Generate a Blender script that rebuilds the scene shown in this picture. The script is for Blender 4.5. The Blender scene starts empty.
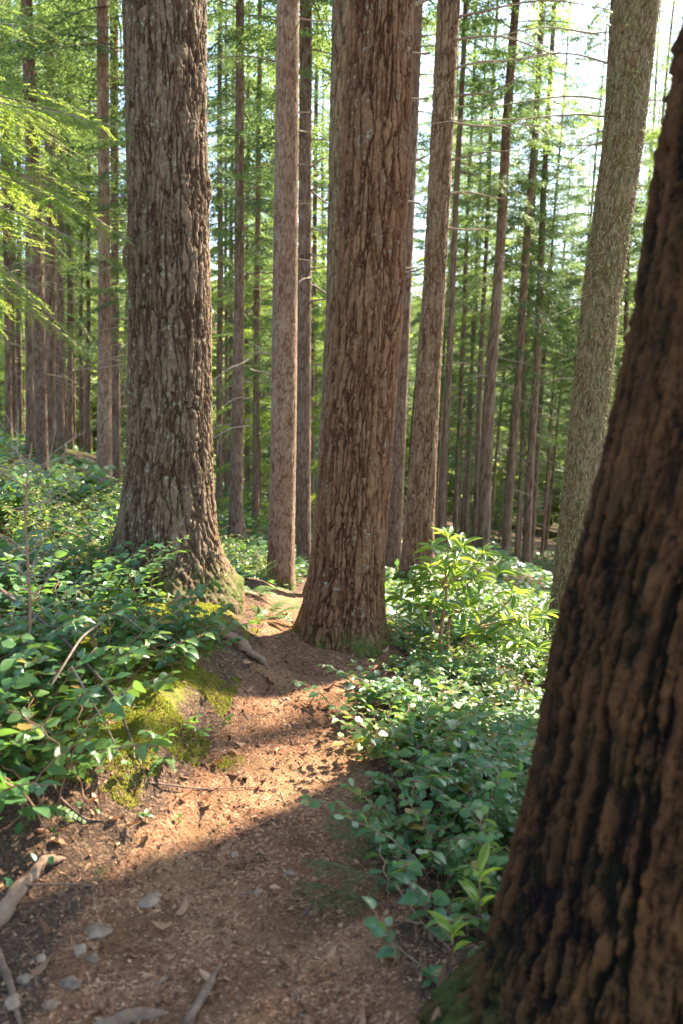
import bpy, math, numpy as np
from mathutils import Vector, Matrix

# ------------------------------------------------------------------ camera, sky, sun, exposure
S = bpy.context.scene
COL = S.collection
W, H, F = 683.0, 1024.0, 850.0
CAM_H, PITCH = 1.5, math.radians(8.2)
cd = bpy.data.cameras.new('camera'); cam = bpy.data.objects.new('camera', cd); COL.objects.link(cam)
cam.location = (0, 0, CAM_H); cam.rotation_euler = (math.radians(90) - PITCH, 0, 0)
cd.sensor_fit = 'VERTICAL'; cd.sensor_height = 36.0; cd.lens = F / H * 36.0
cd.clip_start = 0.05; cd.clip_end = 2000
cd.dof.use_dof = True; cd.dof.focus_distance = 5.0; cd.dof.aperture_fstop = 2.9
S.camera = cam

SUN_AZ, SUN_EL = math.radians(42), math.radians(40)      # azimuth from +Y towards +X
w = bpy.data.worlds.new('World'); S.world = w; w.use_nodes = True
nt = w.node_tree; bg = nt.nodes['Background']
sky = nt.nodes.new('ShaderNodeTexSky'); sky.sky_type = 'NISHITA'; sky.sun_disc = False
sky.sun_elevation = SUN_EL; sky.sun_rotation = SUN_AZ; sky.air_density = 1.0; sky.dust_density = 0.7
nt.links.new(sky.outputs[0], bg.inputs[0]); bg.inputs[1].default_value = 0.125
sl = bpy.data.lights.new('sun', 'SUN'); sl.energy = 5.0; sl.angle = math.radians(0.55); sl.color = (1.0, 0.90, 0.74)
sun = bpy.data.objects.new('sun', sl); COL.objects.link(sun)
sdir = Vector((math.sin(SUN_AZ) * math.cos(SUN_EL), math.cos(SUN_AZ) * math.cos(SUN_EL), math.sin(SUN_EL)))
sun.rotation_euler = sdir.to_track_quat('Z', 'Y').to_euler(); sun.location = (0, 0, 40)
S.view_settings.view_transform = 'Standard'; S.view_settings.look = 'None'
S.view_settings.exposure = 2.7; S.view_settings.gamma = 1.0; S.view_settings.use_curve_mapping = False
S.render.engine = 'CYCLES'
S.cycles.max_bounces = 7; S.cycles.diffuse_bounces = 4; S.cycles.transmission_bounces = 4
S.cycles.transparent_max_bounces = 6; S.cycles.sample_clamp_indirect = 6.0
S.cycles.use_denoising = True

HAZE = 0.0
rng = np.random.default_rng(7)

# ------------------------------------------------------------------ noise
def _h(ix, iy, iz, seed):
    v = (ix * 374761393 + iy * 668265263 + iz * 2147483647 + seed * 1442695041) & 0xFFFFFFFF
    v = ((v ^ (v >> 13)) * 1274126177) & 0xFFFFFFFF
    v = ((v ^ (v >> 16)) * 2246822519) & 0xFFFFFFFF
    return ((v ^ (v >> 15)) & 0xFFFFFF) / float(0x1000000)

def vnoise(p, seed=0):
    i = np.floor(p).astype(np.int64); f = p - i; f = f * f * (3 - 2 * f)
    out = 0
    for dx in (0, 1):
        for dy in (0, 1):
            for dz in (0, 1):
                wt = (f[:, 0] if dx else 1 - f[:, 0]) * (f[:, 1] if dy else 1 - f[:, 1]) * (f[:, 2] if dz else 1 - f[:, 2])
                out = out + wt * _h(i[:, 0] + dx, i[:, 1] + dy, i[:, 2] + dz, seed)
    return out * 2 - 1

def fbm(p, octv=4, seed=0, gain=0.5):
    a, s, o = 1.0, 0.0, 0.0
    for k in range(octv):
        s = s + a * vnoise(p * 2.0 ** k + 17.3 * k, seed + k); o += a; a *= gain
    return s / o

def worley(p, seed=0):
    i = np.floor(p).astype(np.int64)
    f1 = np.full(len(p), 9.0); f2 = np.full(len(p), 9.0); idv = np.zeros(len(p))
    for dx in (-1, 0, 1):
        for dy in (-1, 0, 1):
            for dz in (-1, 0, 1):
                cx, cy, cz = i[:, 0] + dx, i[:, 1] + dy, i[:, 2] + dz
                hx = _h(cx, cy, cz, seed)
                q = np.stack([cx + hx, cy + _h(cx, cy, cz, seed + 1), cz + _h(cx, cy, cz, seed + 2)], 1)
                d = np.sqrt(((q - p) ** 2).sum(1))
                c1 = d < f1
                f2 = np.where(c1, f1, np.minimum(f2, d)); idv = np.where(c1, hx, idv); f1 = np.where(c1, d, f1)
    return f1, f2, idv

def sst(a, b, x):
    t = np.clip((x - a) / (b - a), 0, 1); return t * t * (3 - 2 * t)

# ------------------------------------------------------------------ pixels <-> world
cP, sP = math.cos(PITCH), math.sin(PITCH)
def ray(px, py):
    cx, cy = (px - W / 2) / F, (H / 2 - py) / F
    return np.array([cx, cP + cy * sP, -sP + cy * cP])
def at(px, py, d):
    r = ray(px, py); t = d / r[1]
    return np.array([r[0] * t, d, CAM_H + r[2] * t]), t

# ------------------------------------------------------------------ terrain height
ctrl = [(-.5, -2, 0), (.5, -2, 0), (-2.5, -2, .5), (2.5, -2, -.5), (0, -8, .0), (-8, -8, 1.2), (8, -8, -1.6),
        (-.3, 1.2, 0), (-.35, 1.8, 0), (-.3, 2.5, 0), (-.18, 3.3, 0), (-.1, 4.0, 0.0), (-.2, 4.8, 0.02), (0.02, 5.0, .02), (-.38, 5.4, 0.03),
        (-.4, 6.2, 0), (-1.1, 1.7, .03), (-1.25, 2.4, .12), (-1.3, 3.2, .22), (-1.0, 4.0, .2), (-.95, 4.9, .2), (-1.8, 3.4, .38), (-2.4, 5, .5),
        (-2.0, 1.5, .25), (-3.5, 8, .55), (-2, 7, .3), (-1.1, 6.4, .12), (.45, 2.3, -.02), (.5, 3.3, -.06), (.55, 4.2, -.12), (.9, 3, -.2), (1.0, 4.4, -.35), (.9, 5.8, -.35),
        (1.7, 7, -.79), (2.2, 4, -.75), (1.0, 1.7, .02), (2.2, 1.5, -.4), (3.5, 6, -1.5), (-.2, 7.6, -.4)]
for px, py, d in [(280, 588, 8.6), (303, 572, 12), (232, 543, 14), (256, 530, 18), (391, 578, 12), (416, 586, 9.5), (105, 503, 17), (40, 457, 20), (10, 445, 24),
                  (70, 450, 26), (484, 552, 20), (507, 568, 24), (525, 585, 26), (600, 610, 20), (445, 550, 22), (175, 500, 22), (350, 545, 20), (360, 520, 32), (-120, 420, 22), (760, 680, 18), (480, 545, 34), (150, 470, 34)]:
    ctrl.append(tuple(at(px, py, d)[0]))
ctrl = np.array(ctrl, float)
def _tk(r): return np.where(r > 1e-9, r * r * np.log(np.maximum(r, 1e-9)), 0)
_n = len(ctrl)
_K = _tk(np.hypot(ctrl[:, None, 0] - ctrl[None, :, 0], ctrl[:, None, 1] - ctrl[None, :, 1])) + np.eye(_n) * 0.12
_Pm = np.c_[np.ones(_n), ctrl[:, :2]]
_A = np.block([[_K, _Pm], [_Pm.T, np.zeros((3, 3))]])
_sol = np.linalg.solve(_A, np.r_[ctrl[:, 2], 0, 0, 0])

PATH = np.array([(-9, -2.0, .0), (-9, -2, 0)])
# path edges measured in the photograph, as (y, x_left, x_right)
PE = np.array([(-3, -1.0, .55), (1.4, -.95, .35), (1.83, -.75, .2), (2.3, -.75, .15), (2.75, -.62, .10), (3.2, -.52, .12), (3.7, -.48, .10), (4.3, -.46, .16), (4.9, -.46, .34),
               (5.5, -.50, -.12), (6.2, -.56, -.22), (7.2, -.62, -.28), (9.0, -.3, -.05), (9.5, -.2, -.15)])
def path_mask(x, y):
    l = np.interp(y, PE[:, 0], PE[:, 1]); r = np.interp(y, PE[:, 0], PE[:, 2])
    return np.minimum(x - l, r - x)          # >0 on the path, metres from its edge

def height(x, y, fine=False):
    x = np.atleast_1d(np.asarray(x, float)); y = np.atleast_1d(np.asarray(y, float))
    rad = np.hypot(x, y - 8); k = np.minimum(1, 26 / np.maximum(rad, 1e-6))
    xc, yc = x * k, 8 + (y - 8) * k
    z = _sol[_n] + _sol[_n + 1] * xc + _sol[_n + 2] * yc
    for j in range(_n):
        z = z + _sol[j] * _tk(np.hypot(xc - ctrl[j, 0], yc - ctrl[j, 1]))
    ex = np.maximum(rad - 26, 0)
    z = z - np.minimum(ex * 0.16 * sst(-1.2, .6, x / np.maximum(rad, 1)), 45)
    z = z + 95 * sst(230, 520, rad) * sst(-.3, .5, y / np.maximum(rad, 1))
    # cut bank on the left of the path
    l = np.interp(y, PE[:, 0], PE[:, 1]); o = l - x
    bk = sst(0.0, .22, o) * (1 - sst(.5, 1.4, o)) * sst(2.2, 3.0, y) * (1 - sst(4.6, 5.6, y))
    z = z + .13 * bk
    pm = path_mask(x, y)
    z = z - .035 * sst(-.05, .2, pm) * (rad < 9)
    for a_, b_, r_0 in ((-1.0, 5.0, .34), (.03, 5.0, .30)):
        z = z + .045 * np.exp(-np.maximum(np.hypot(x - a_, y - b_) - r_0, 0) / .13)
    if fine:
        p = np.stack([x, y, np.zeros_like(x)], 1)
        z = z + (.035 * fbm(p * 1.6, 3, 5)) * (1 - .75 * sst(-.05, .1, pm)) * (rad < 60)
        near = rad < 9
        if near.any():
            pn = p[near]; m = pm[near]
            n = .010 * fbm(pn * 9, 3, 9) + .006 * fbm(pn * 34, 2, 21)
            n = n + .022 * np.clip(fbm(pn * 6, 3, 33) , 0, 1) * (m < 0) + .022 * fbm(pn * 2.6, 2, 55) * sst(0, .12, m)
            n = n + .05 * np.clip(fbm(pn * 5.5 + 3, 2, 66) + .15, 0, 1) * sst(.0, .12, -m) * (pn[:, 1] > 2.7) * (pn[:, 1] < 5) * (pn[:, 0] < 0)
            z[near] += n
    return z

def hz(x, y): return float(height(x, y, True)[0])
def gpix(px, py):
    r = ray(px, py); t = np.arange(.6, 60, .02); P = np.array([0, 0, CAM_H]) + t[:, None] * r
    d = P[:, 2] - height(P[:, 0], P[:, 1]); k = int(np.argmax(d < 0)) if (d < 0).any() else len(t) - 1
    return P[k, 0], P[k, 1]

# ------------------------------------------------------------------ mesh helpers
def mesh_np(name, V, Fs, mats, attrs=None, smooth=True, midx=None):
    """V (n,3); Fs list of (m,k) int arrays"""
    me = bpy.data.meshes.new(name)
    V = np.asarray(V, np.float32); me.vertices.add(len(V)); me.vertices.foreach_set('co', V.ravel())
    Fs = [np.asarray(f, np.int32) for f in Fs if len(f)]
    tot = np.concatenate([np.full(len(f), f.shape[1], np.int32) for f in Fs])
    loops = np.concatenate([f.ravel() for f in Fs])
    me.loops.add(len(loops)); me.loops.foreach_set('vertex_index', loops)
    me.polygons.add(len(tot)); st = np.r_[0, np.cumsum(tot)[:-1]].astype(np.int32)
    me.polygons.foreach_set('loop_start', st); me.polygons.foreach_set('loop_total', tot)
    me.polygons.foreach_set('use_smooth', np.full(len(tot), smooth))
    for m in (mats if isinstance(mats, (list, tuple)) else [mats]): me.materials.append(m)
    if midx is not None: me.polygons.foreach_set('material_index', np.asarray(midx, np.int32))
    for k, a in (attrs or {}).items():
        at_ = me.attributes.new(k, 'FLOAT', 'POINT'); at_.data.foreach_set('value', np.asarray(a, np.float32))
    me.update(calc_edges=True)
    return me

def link(name, me, parent=None, loc=None, rot=None, scale=None):
    o = bpy.data.objects.new(name, me); COL.objects.link(o)
    if parent is not None: o.parent = parent
    if loc is not None: o.location = loc
    if rot is not None: o.rotation_euler = rot
    if scale is not None: o.scale = (scale,) * 3 if np.isscalar(scale) else scale
    return o
def tag(o, label, cat, group=None, kind=None):
    o['label'] = label; o['category'] = cat
    if group: o['group'] = group
    if kind: o['kind'] = kind
    return o
def thing(name, label, cat, loc=(0, 0, 0), group=None, rot=None):
    return tag(link(name, None, None, loc, rot), label, cat, group)
def copy_to(o, parent=None):
    c = o.copy(); COL.objects.link(c)
    if parent is not None: c.parent = parent
    for ch in list(o.children):
        copy_to(ch, c)
    return c

class MB:
    def __init__(s): s.V = []; s.F3 = []; s.F4 = []; s.n = 0; s.a = []; s.m3 = []; s.m4 = []
    def add(s, V, F, a=0.0, m=0):
        V = np.asarray(V, float); F = np.asarray(F, np.int64)
        (s.F4 if F.shape[1] == 4 else s.F3).append(F + s.n)
        (s.m4 if F.shape[1] == 4 else s.m3).append(np.full(len(F), m))
        s.V.append(V); s.n += len(V); s.a.append(np.full(len(V), a) if np.isscalar(a) else np.asarray(a))
    def arrays(s):
        V = np.concatenate(s.V); a = np.concatenate(s.a)
        Fs = []; mi = []
        if s.F4: Fs.append(np.concatenate(s.F4)); mi += s.m4
        if s.F3: Fs.append(np.concatenate(s.F3)); mi += s.m3
        return V, Fs, a, np.concatenate(mi)
    def mesh(s, name, mats, smooth=True):
        V, Fs, a, mi = s.arrays()
        return mesh_np(name, V, Fs, mats, {'v': a}, smooth, mi)

def norm(v): return v / np.maximum(np.linalg.norm(v, axis=-1, keepdims=True), 1e-9)
def frames(D, N):
    X = norm(D); Y = norm(np.cross(N, X)); Z = np.cross(X, Y); return X, Y, Z
def stamp(mb, T, TF, P, D, N, L, Wd, a, m=0, Zs=None):
    """copies of template T (x along, y across, z normal) at P, all arrays"""
    X, Y, Z = frames(D, N); n = len(P); L = np.broadcast_to(L, (n,)); Wd = np.broadcast_to(Wd, (n,)); Zs = L if Zs is None else np.broadcast_to(Zs, (n,))
    V = P[:, None, :] + T[None, :, 0, None] * (X * L[:, None])[:, None, :] + T[None, :, 1, None] * (Y * Wd[:, None])[:, None, :] + T[None, :, 2, None] * (Z * Zs[:, None])[:, None, :]
    Fx = TF[None] + (np.arange(n) * len(T))[:, None, None]
    mb.add(V.reshape(-1, 3), Fx.reshape(-1, TF.shape[1]), np.repeat(np.broadcast_to(a, (n,)), len(T)), m)
def tube(mb, P, R, k=6, a=0.0, m=0, cap=True):
    P = np.asarray(P, float); n = len(P); R = np.broadcast_to(np.asarray(R, float), (n,))
    T = np.gradient(P, axis=0); T = norm(T); ref = np.array([0.0, 0, 1]) if abs(T[0, 2]) < .9 else np.array([1.0, 0, 0])
    A = norm(np.cross(T, ref)); B = np.cross(T, A)
    th = np.arange(k) / k * 2 * np.pi
    V = P[:, None] + R[:, None, None] * (np.cos(th)[None, :, None] * A[:, None] + np.sin(th)[None, :, None] * B[:, None])
    i = np.arange(n - 1)[:, None] * k; j = np.arange(k)[None]; jn = (j + 1) % k
    Fq = np.stack([i + j, i + jn, i + k + jn, i + k + j], -1).reshape(-1, 4)
    mb.add(V.reshape(-1, 3), Fq, a, m)
    if cap:
        for e in (0, n - 1):
            mb.add(np.vstack([V[e], P[e]]), np.array([[q, (q + 1) % k, k] for q in range(k)]), a, m)
def blob(mb, c, r, seed, sub=3, rough=.25, squash=(1, 1, 1), a=0.0, flat=False):
    n = 6 + 4 * sub; th, ph = np.meshgrid(np.linspace(0, 2 * np.pi, 2 * n, endpoint=False), np.linspace(0, np.pi, n), indexing='xy')
    d = np.stack([np.sin(ph) * np.cos(th), np.sin(ph) * np.sin(th), np.cos(ph)], -1).reshape(-1, 3)
    f1, f2, _ = worley(d * 1.1 + seed * 3.7, seed)
    rr = 1 + rough * (fbm(d * 1.4 + seed, 3, seed) * 1.1 + (f1 - .5) * 1.5)
    V = d * rr[:, None] * np.array(squash) * r + np.array(c)
    m2 = 2 * n; i = np.arange(n - 1)[:, None] * m2; j = np.arange(m2)[None]; jn = (j + 1) % m2
    mb.add(V, np.stack([i + j, i + m2 + j, i + m2 + jn, i + jn], -1).reshape(-1, 4), a)

# ------------------------------------------------------------------ materials
def mat(name):
    m = bpy.data.materials.new(name); m.use_nodes = True; t = m.node_tree
    return m, t, t.nodes['Principled BSDF'], t.nodes['Material Output']
def nd(t, ty, **kw):
    n = t.nodes.new(ty)
    for k, v in kw.items(): setattr(n, k, v)
    return n
def ramp(t, src, stops):
    r = nd(t, 'ShaderNodeValToRGB'); e = r.color_ramp.elements
    while len(e) < len(stops): e.new(.5)
    for q, (p, c) in zip(e, stops): q.position = p; q.color = (*c, 1)
    t.links.new(src, r.inputs[0]); return r.outputs[0]
def mixc(t, f, a, b, mode='MIX'):
    n = nd(t, 'ShaderNodeMix', data_type='RGBA', blend_type=mode)
    for s, i in ((f, 0), (a, 6), (b, 7)):
        if hasattr(s, 'is_output') or isinstance(s, bpy.types.NodeSocket): t.links.new(s, n.inputs[i])
        else: n.inputs[i].default_value = s if i == 0 else (*s, 1)
    return n.outputs[2]
def noise(t, vec, scale, det=4, rough=.55):
    n = nd(t, 'ShaderNodeTexNoise'); n.inputs['Scale'].default_value = scale; n.inputs['Detail'].default_value = det; n.inputs['Roughness'].default_value = rough
    if vec is not None: t.links.new(vec, n.inputs['Vector'])
    return n.outputs['Fac']
def attr(t, name): n = nd(t, 'ShaderNodeAttribute'); n.attribute_name = name; return n.outputs['Fac']
def mp(t, val, a, b, c=0.0, d=1.0):
    n = nd(t, 'ShaderNodeMapRange'); t.links.new(val, n.inputs[0])
    for i, v in enumerate((a, b, c, d)): n.inputs[i + 1].default_value = v
    return n.outputs[0]
def mth(t, op, a, b=0.0):
    n = nd(t, 'ShaderNodeMath', operation=op)
    for i, s in enumerate((a, b)):
        if isinstance(s, bpy.types.NodeSocket): t.links.new(s, n.inputs[i])
        else: n.inputs[i].default_value = s
    return n.outputs[0]
def objvec(t, sc=(1, 1, 1)):
    c = nd(t, 'ShaderNodeTexCoord'); m = nd(t, 'ShaderNodeMapping'); m.inputs['Scale'].default_value = sc
    t.links.new(c.outputs['Object'], m.inputs[0]); return m.outputs[0]
def bump(t, b, hgt, strength, dist):
    n = nd(t, 'ShaderNodeBump'); n.inputs['Strength'].default_value = strength; n.inputs['Distance'].default_value = dist
    t.links.new(hgt, n.inputs['Height']); t.links.new(n.outputs[0], b.inputs['Normal'])

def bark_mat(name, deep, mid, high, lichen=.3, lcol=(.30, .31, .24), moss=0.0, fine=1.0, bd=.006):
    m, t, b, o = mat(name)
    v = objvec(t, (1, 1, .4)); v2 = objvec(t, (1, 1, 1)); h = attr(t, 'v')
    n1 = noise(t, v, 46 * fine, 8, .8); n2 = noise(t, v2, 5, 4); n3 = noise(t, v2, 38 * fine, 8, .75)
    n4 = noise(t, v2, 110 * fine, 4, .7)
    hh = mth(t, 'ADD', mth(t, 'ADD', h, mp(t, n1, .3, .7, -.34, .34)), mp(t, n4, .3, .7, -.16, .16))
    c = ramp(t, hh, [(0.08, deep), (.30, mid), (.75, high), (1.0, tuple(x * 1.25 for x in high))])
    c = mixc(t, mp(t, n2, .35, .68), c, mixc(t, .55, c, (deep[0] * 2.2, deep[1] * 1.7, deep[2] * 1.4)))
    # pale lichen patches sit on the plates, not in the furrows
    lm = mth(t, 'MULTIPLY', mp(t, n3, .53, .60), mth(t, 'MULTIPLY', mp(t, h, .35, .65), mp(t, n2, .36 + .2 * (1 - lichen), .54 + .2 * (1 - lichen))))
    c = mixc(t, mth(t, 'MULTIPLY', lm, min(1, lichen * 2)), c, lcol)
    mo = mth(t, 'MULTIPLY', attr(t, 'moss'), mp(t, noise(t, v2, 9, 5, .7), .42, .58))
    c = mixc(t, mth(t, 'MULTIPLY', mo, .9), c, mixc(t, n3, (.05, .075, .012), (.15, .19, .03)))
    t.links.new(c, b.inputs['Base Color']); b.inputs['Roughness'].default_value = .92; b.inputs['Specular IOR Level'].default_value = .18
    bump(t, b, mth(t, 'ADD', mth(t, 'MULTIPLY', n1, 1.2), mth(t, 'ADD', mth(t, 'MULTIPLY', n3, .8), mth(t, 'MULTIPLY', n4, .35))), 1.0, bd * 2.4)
    return m

def leaf_mat(name, dark, light, trans, rough=.42, tw=.35, spec=.5, veins=False, vary=False):
    m, t, b, o = mat(name)
    a = attr(t, 'v'); raw = a
    if vary:
        oi = nd(t, 'ShaderNodeObjectInfo'); a = mth(t, 'MULTIPLY', a, mp(t, oi.outputs['Random'], 0, 1, .25, 1.2))
    c = mixc(t, a, dark, light)
    if veins:
        c = mixc(t, mp(t, raw, .965, .99), c, (.30, .17, .035))
        c = mixc(t, mp(t, noise(t, objvec(t), 60, 2), .35, .7, 0, .35), c, tuple(x * .6 for x in dark))
    t.links.new(c, b.inputs['Base Color']); b.inputs['Roughness'].default_value = rough; b.inputs['Specular IOR Level'].default_value = spec
    tr = nd(t, 'ShaderNodeBsdfTranslucent'); t.links.new(mixc(t, a, tuple(x * (.30 if vary else .7) for x in trans), trans), tr.inputs[0])
    mx = nd(t, 'ShaderNodeMixShader'); mx.inputs[0].default_value = tw
    t.links.new(b.outputs[0], mx.inputs[1]); t.links.new(tr.outputs[0], mx.inputs[2]); t.links.new(mx.outputs[0], o.inputs[0])
    return m
def plain(name, c1, c2, sc=20, rough=.85, bs=.5, bd=.003, stretch=(1, 1, 1), spec=.3):
    m, t, b, o = mat(name); v = objvec(t, stretch)
    n = noise(t, v, sc, 6, .65)
    c = mixc(t, mp(t, n, .35, .68), c1, c2)
    c = mixc(t, attr(t, 'v'), c, tuple(min(1, x * 1.5) for x in c2))
    t.links.new(c, b.inputs['Base Color']); b.inputs['Roughness'].default_value = rough; b.inputs['Specular IOR Level'].default_value = spec
    bump(t, b, n, bs, bd); return m

M = {}
M['bark_grey'] = bark_mat('bark_grey', (.038, .019, .010), (.125, .074, .040), (.235, .152, .088), .75, (.36, .34, .21), bd=.008)
M['bark_red'] = bark_mat('bark_red', (.042, .016, .006), (.150, .064, .026), (.270, .138, .066), .5, (.36, .32, .22), bd=.008)
M['bark_brown'] = bark_mat('bark_brown', (.045, .022, .010), (.145, .082, .042), (.25, .158, .092), .5, (.36, .34, .22), bd=.007)
M['bark_straight'] = bark_mat('bark_straight', (.07, .036, .02), (.185, .11, .066), (.28, .185, .12), .35, (.36, .30, .24), bd=.004, fine=1.6)
M['bark_mossy'] = bark_mat('bark_mossy', (.045, .025, .012), (.13, .082, .042), (.21, .145, .078), .7, (.33, .32, .13), bd=.004, fine=1.4)
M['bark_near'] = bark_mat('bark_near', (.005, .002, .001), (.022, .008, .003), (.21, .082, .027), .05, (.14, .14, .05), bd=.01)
M['bark_far'] = bark_mat('bark_far', (.055, .03, .018), (.135, .082, .053), (.21, .14, .095), .35, (.28, .27, .19), bd=.01, fine=.7)
M['twig'] = plain('dead_twig', (.12, .075, .045), (.26, .19, .13), 40)
M['twig_dark'] = plain('dark_twig', (.05, .03, .02), (.13, .085, .055), 40)
M['twig_red'] = plain('red_stem', (.14, .06, .035), (.26, .13, .075), 30)
M['needles'] = leaf_mat('conifer_needles', (.030, .075, .030), (.10, .165, .042), (.36, .50, .12), .5, .48, .35, vary=True)
M['needles_young'] = leaf_mat('young_needles', (.045, .10, .018), (.13, .20, .028), (.42, .54, .07), .5, .58, .3)
M['salal'] = leaf_mat('salal_leaf', (.030, .098, .034), (.11, .20, .045), (.26, .46, .06), .40, .30, .6, True)
M['salal_light'] = leaf_mat('salal_light_leaf', (.05, .12, .03), (.15, .23, .045), (.34, .50, .07), .42, .36, .5, True)
M['huckle'] = leaf_mat('huckleberry_leaf', (.06, .13, .035), (.17, .25, .05), (.36, .50, .08), .5, .42, .35)
M['rhodo'] = leaf_mat('rhododendron_leaf', (.05, .12, .022), (.13, .21, .03), (.38, .52, .05), .36, .42, .5)
M['fern'] = leaf_mat('fern_leaf', (.05, .12, .03), (.12, .20, .05), (.28, .40, .07), .5, .38, .3)
M['yellow_leaf'] = leaf_mat('fresh_leaf', (.16, .24, .03), (.25, .33, .04), (.5, .62, .06), .4, .5, .4)
M['moss'] = leaf_mat('moss', (.07, .09, .012), (.25, .24, .03), (.45, .44, .06), .8, .4, .1)
M['stone'] = plain('stone', (.10, .058, .032), (.28, .19, .12), 14, .8, .6, .004)
M['root'] = plain('root_bark', (.065, .034, .018), (.21, .13, .08), 24, .85, .8, .006, (1, 1, 1))
M['dead_leaf'] = leaf_mat('dead_leaf', (.20, .085, .035), (.38, .20, .10), (.35, .15, .05), .6, .15, .3)
M['litter'] = leaf_mat('litter_chips', (.08, .033, .014), (.42, .23, .12), (.2, .1, .05), .8, .05, .2)

# ground: one sheet, its colour from a path mask and a moss mask
def ground_material(name):
    m, t, b, o = mat(name); v = objvec(t)
    pm, ms = attr(t, 'path'), attr(t, 'mossy')
    n1 = noise(t, v, 70, 6, .75); n2 = noise(t, v, 6, 4); n3 = noise(t, v, 260, 3, .7)
    vo = nd(t, 'ShaderNodeTexVoronoi'); vo.inputs['Scale'].default_value = 110; t.links.new(v, vo.inputs['Vector'])
    cell = nd(t, 'ShaderNodeSeparateColor'); t.links.new(vo.outputs['Color'], cell.inputs[0])
    duff = ramp(t, cell.outputs[0], [(0, (.075, .030, .013)), (.4, (.205, .084, .038)), (.75, (.33, .150, .074)), (1, (.52, .32, .18))])
    duff = mixc(t, mp(t, n1, .35, .7), duff, (.155, .075, .040))
    duff = mixc(t, mp(t, n2, .42, .62, 0, .75), duff, (.125, .060, .026)); duff = mixc(t, mp(t, noise(t, v, 2.2, 3), .45, .7, 0, .5), duff, (.29, .17, .080))
    soil = ramp(t, cell.outputs[1], [(0, (.035, .02, .012)), (.6, (.085, .05, .03)), (1, (.22, .13, .075))])
    soil = mixc(t, mp(t, n1, .35, .7), soil, (.06, .036, .022))
    f = mth(t, 'ADD', pm, mp(t, noise(t, v, 14, 4, .7), .3, .7, -.35, .35))
    c = mixc(t, mp(t, f, .3, .7), soil, duff)
    mossc = mixc(t, n1, (.06, .07, .012), (.20, .19, .03))
    fm = mth(t, 'ADD', ms, mp(t, noise(t, v, 18, 5, .7), .3, .7, -.4, .4))
    c = mixc(t, mp(t, fm, .35, .7), c, mossc)
    t.links.new(c, b.inputs['Base Color']); b.inputs['Roughness'].default_value = .95; b.inputs['Specular IOR Level'].default_value = .12
    hgt = mth(t, 'ADD', mth(t, 'ADD', n1, mth(t, 'MULTIPLY', n3, .4)), mth(t, 'MULTIPLY', vo.outputs['Distance'], .9))
    bump(t, b, hgt, .8, .007); return m
M['ground'] = ground_material('forest_ground')

# ------------------------------------------------------------------ ground and path
def axis_coords(a, b, step, lo, hi, grow=1.07):
    c = list(np.arange(a, b, step)); s = step; x = c[-1]; up = []
    while x < hi: s *= grow; x += s; up.append(x)
    s = step; x = a; dn = []
    while x > lo: s *= grow; x -= s; dn.append(x)
    return np.array(dn[::-1] + c + up)
gx = axis_coords(-1.7, 1.3, .014, -420, 420); gy = axis_coords(1.3, 5.6, .016, -60, 620)
GX, GY = np.meshgrid(gx, gy); X, Y = GX.ravel(), GY.ravel()
Z = height(X, Y, True); pmv = path_mask(X, Y)
wob = .05 * fbm(np.stack([X * 3, Y * 3, X * 0], 1), 3, 77)
pmw = pmv + wob
mossm = sst(.02, .25, -pmv) * np.exp(-((X + 1.0) / .55) ** 2) * sst(2.6, 3.1, Y) * (1 - sst(4.9, 5.8, Y)) * 1.1
mossm = np.maximum(mossm, .35 * sst(.3, 1, -pmv) * (np.hypot(X, Y) < 40))
V = np.stack([X, Y, Z], 1); nx, ny = len(gx), len(gy)
i = np.arange(ny - 1)[:, None] * nx; j = np.arange(nx - 1)[None]
Q = np.stack([i + j, i + j + 1, i + nx + j + 1, i + nx + j], -1).reshape(-1, 4)
cen = pmw[Q].mean(1) > -.01
def sub(name, sel):
    q = Q[sel]; u, inv = np.unique(q, return_inverse=True)
    me = mesh_np(name, V[u], [inv.reshape(-1, 4)], M['ground'], {'path': sst(-.08, .07, pmw[u]), 'mossy': mossm[u]})
    o = link(name, me); o['kind'] = 'structure'; return o
o = sub('ground', ~cen); o['label'] = 'forest floor of dark soil, moss and fallen needles'; o['category'] = 'ground'
o = sub('path', cen); o['label'] = 'reddish brown dirt footpath winding between the big trunks'; o['category'] = 'path'
del GX, GY, X, Y, Z, V, Q

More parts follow.
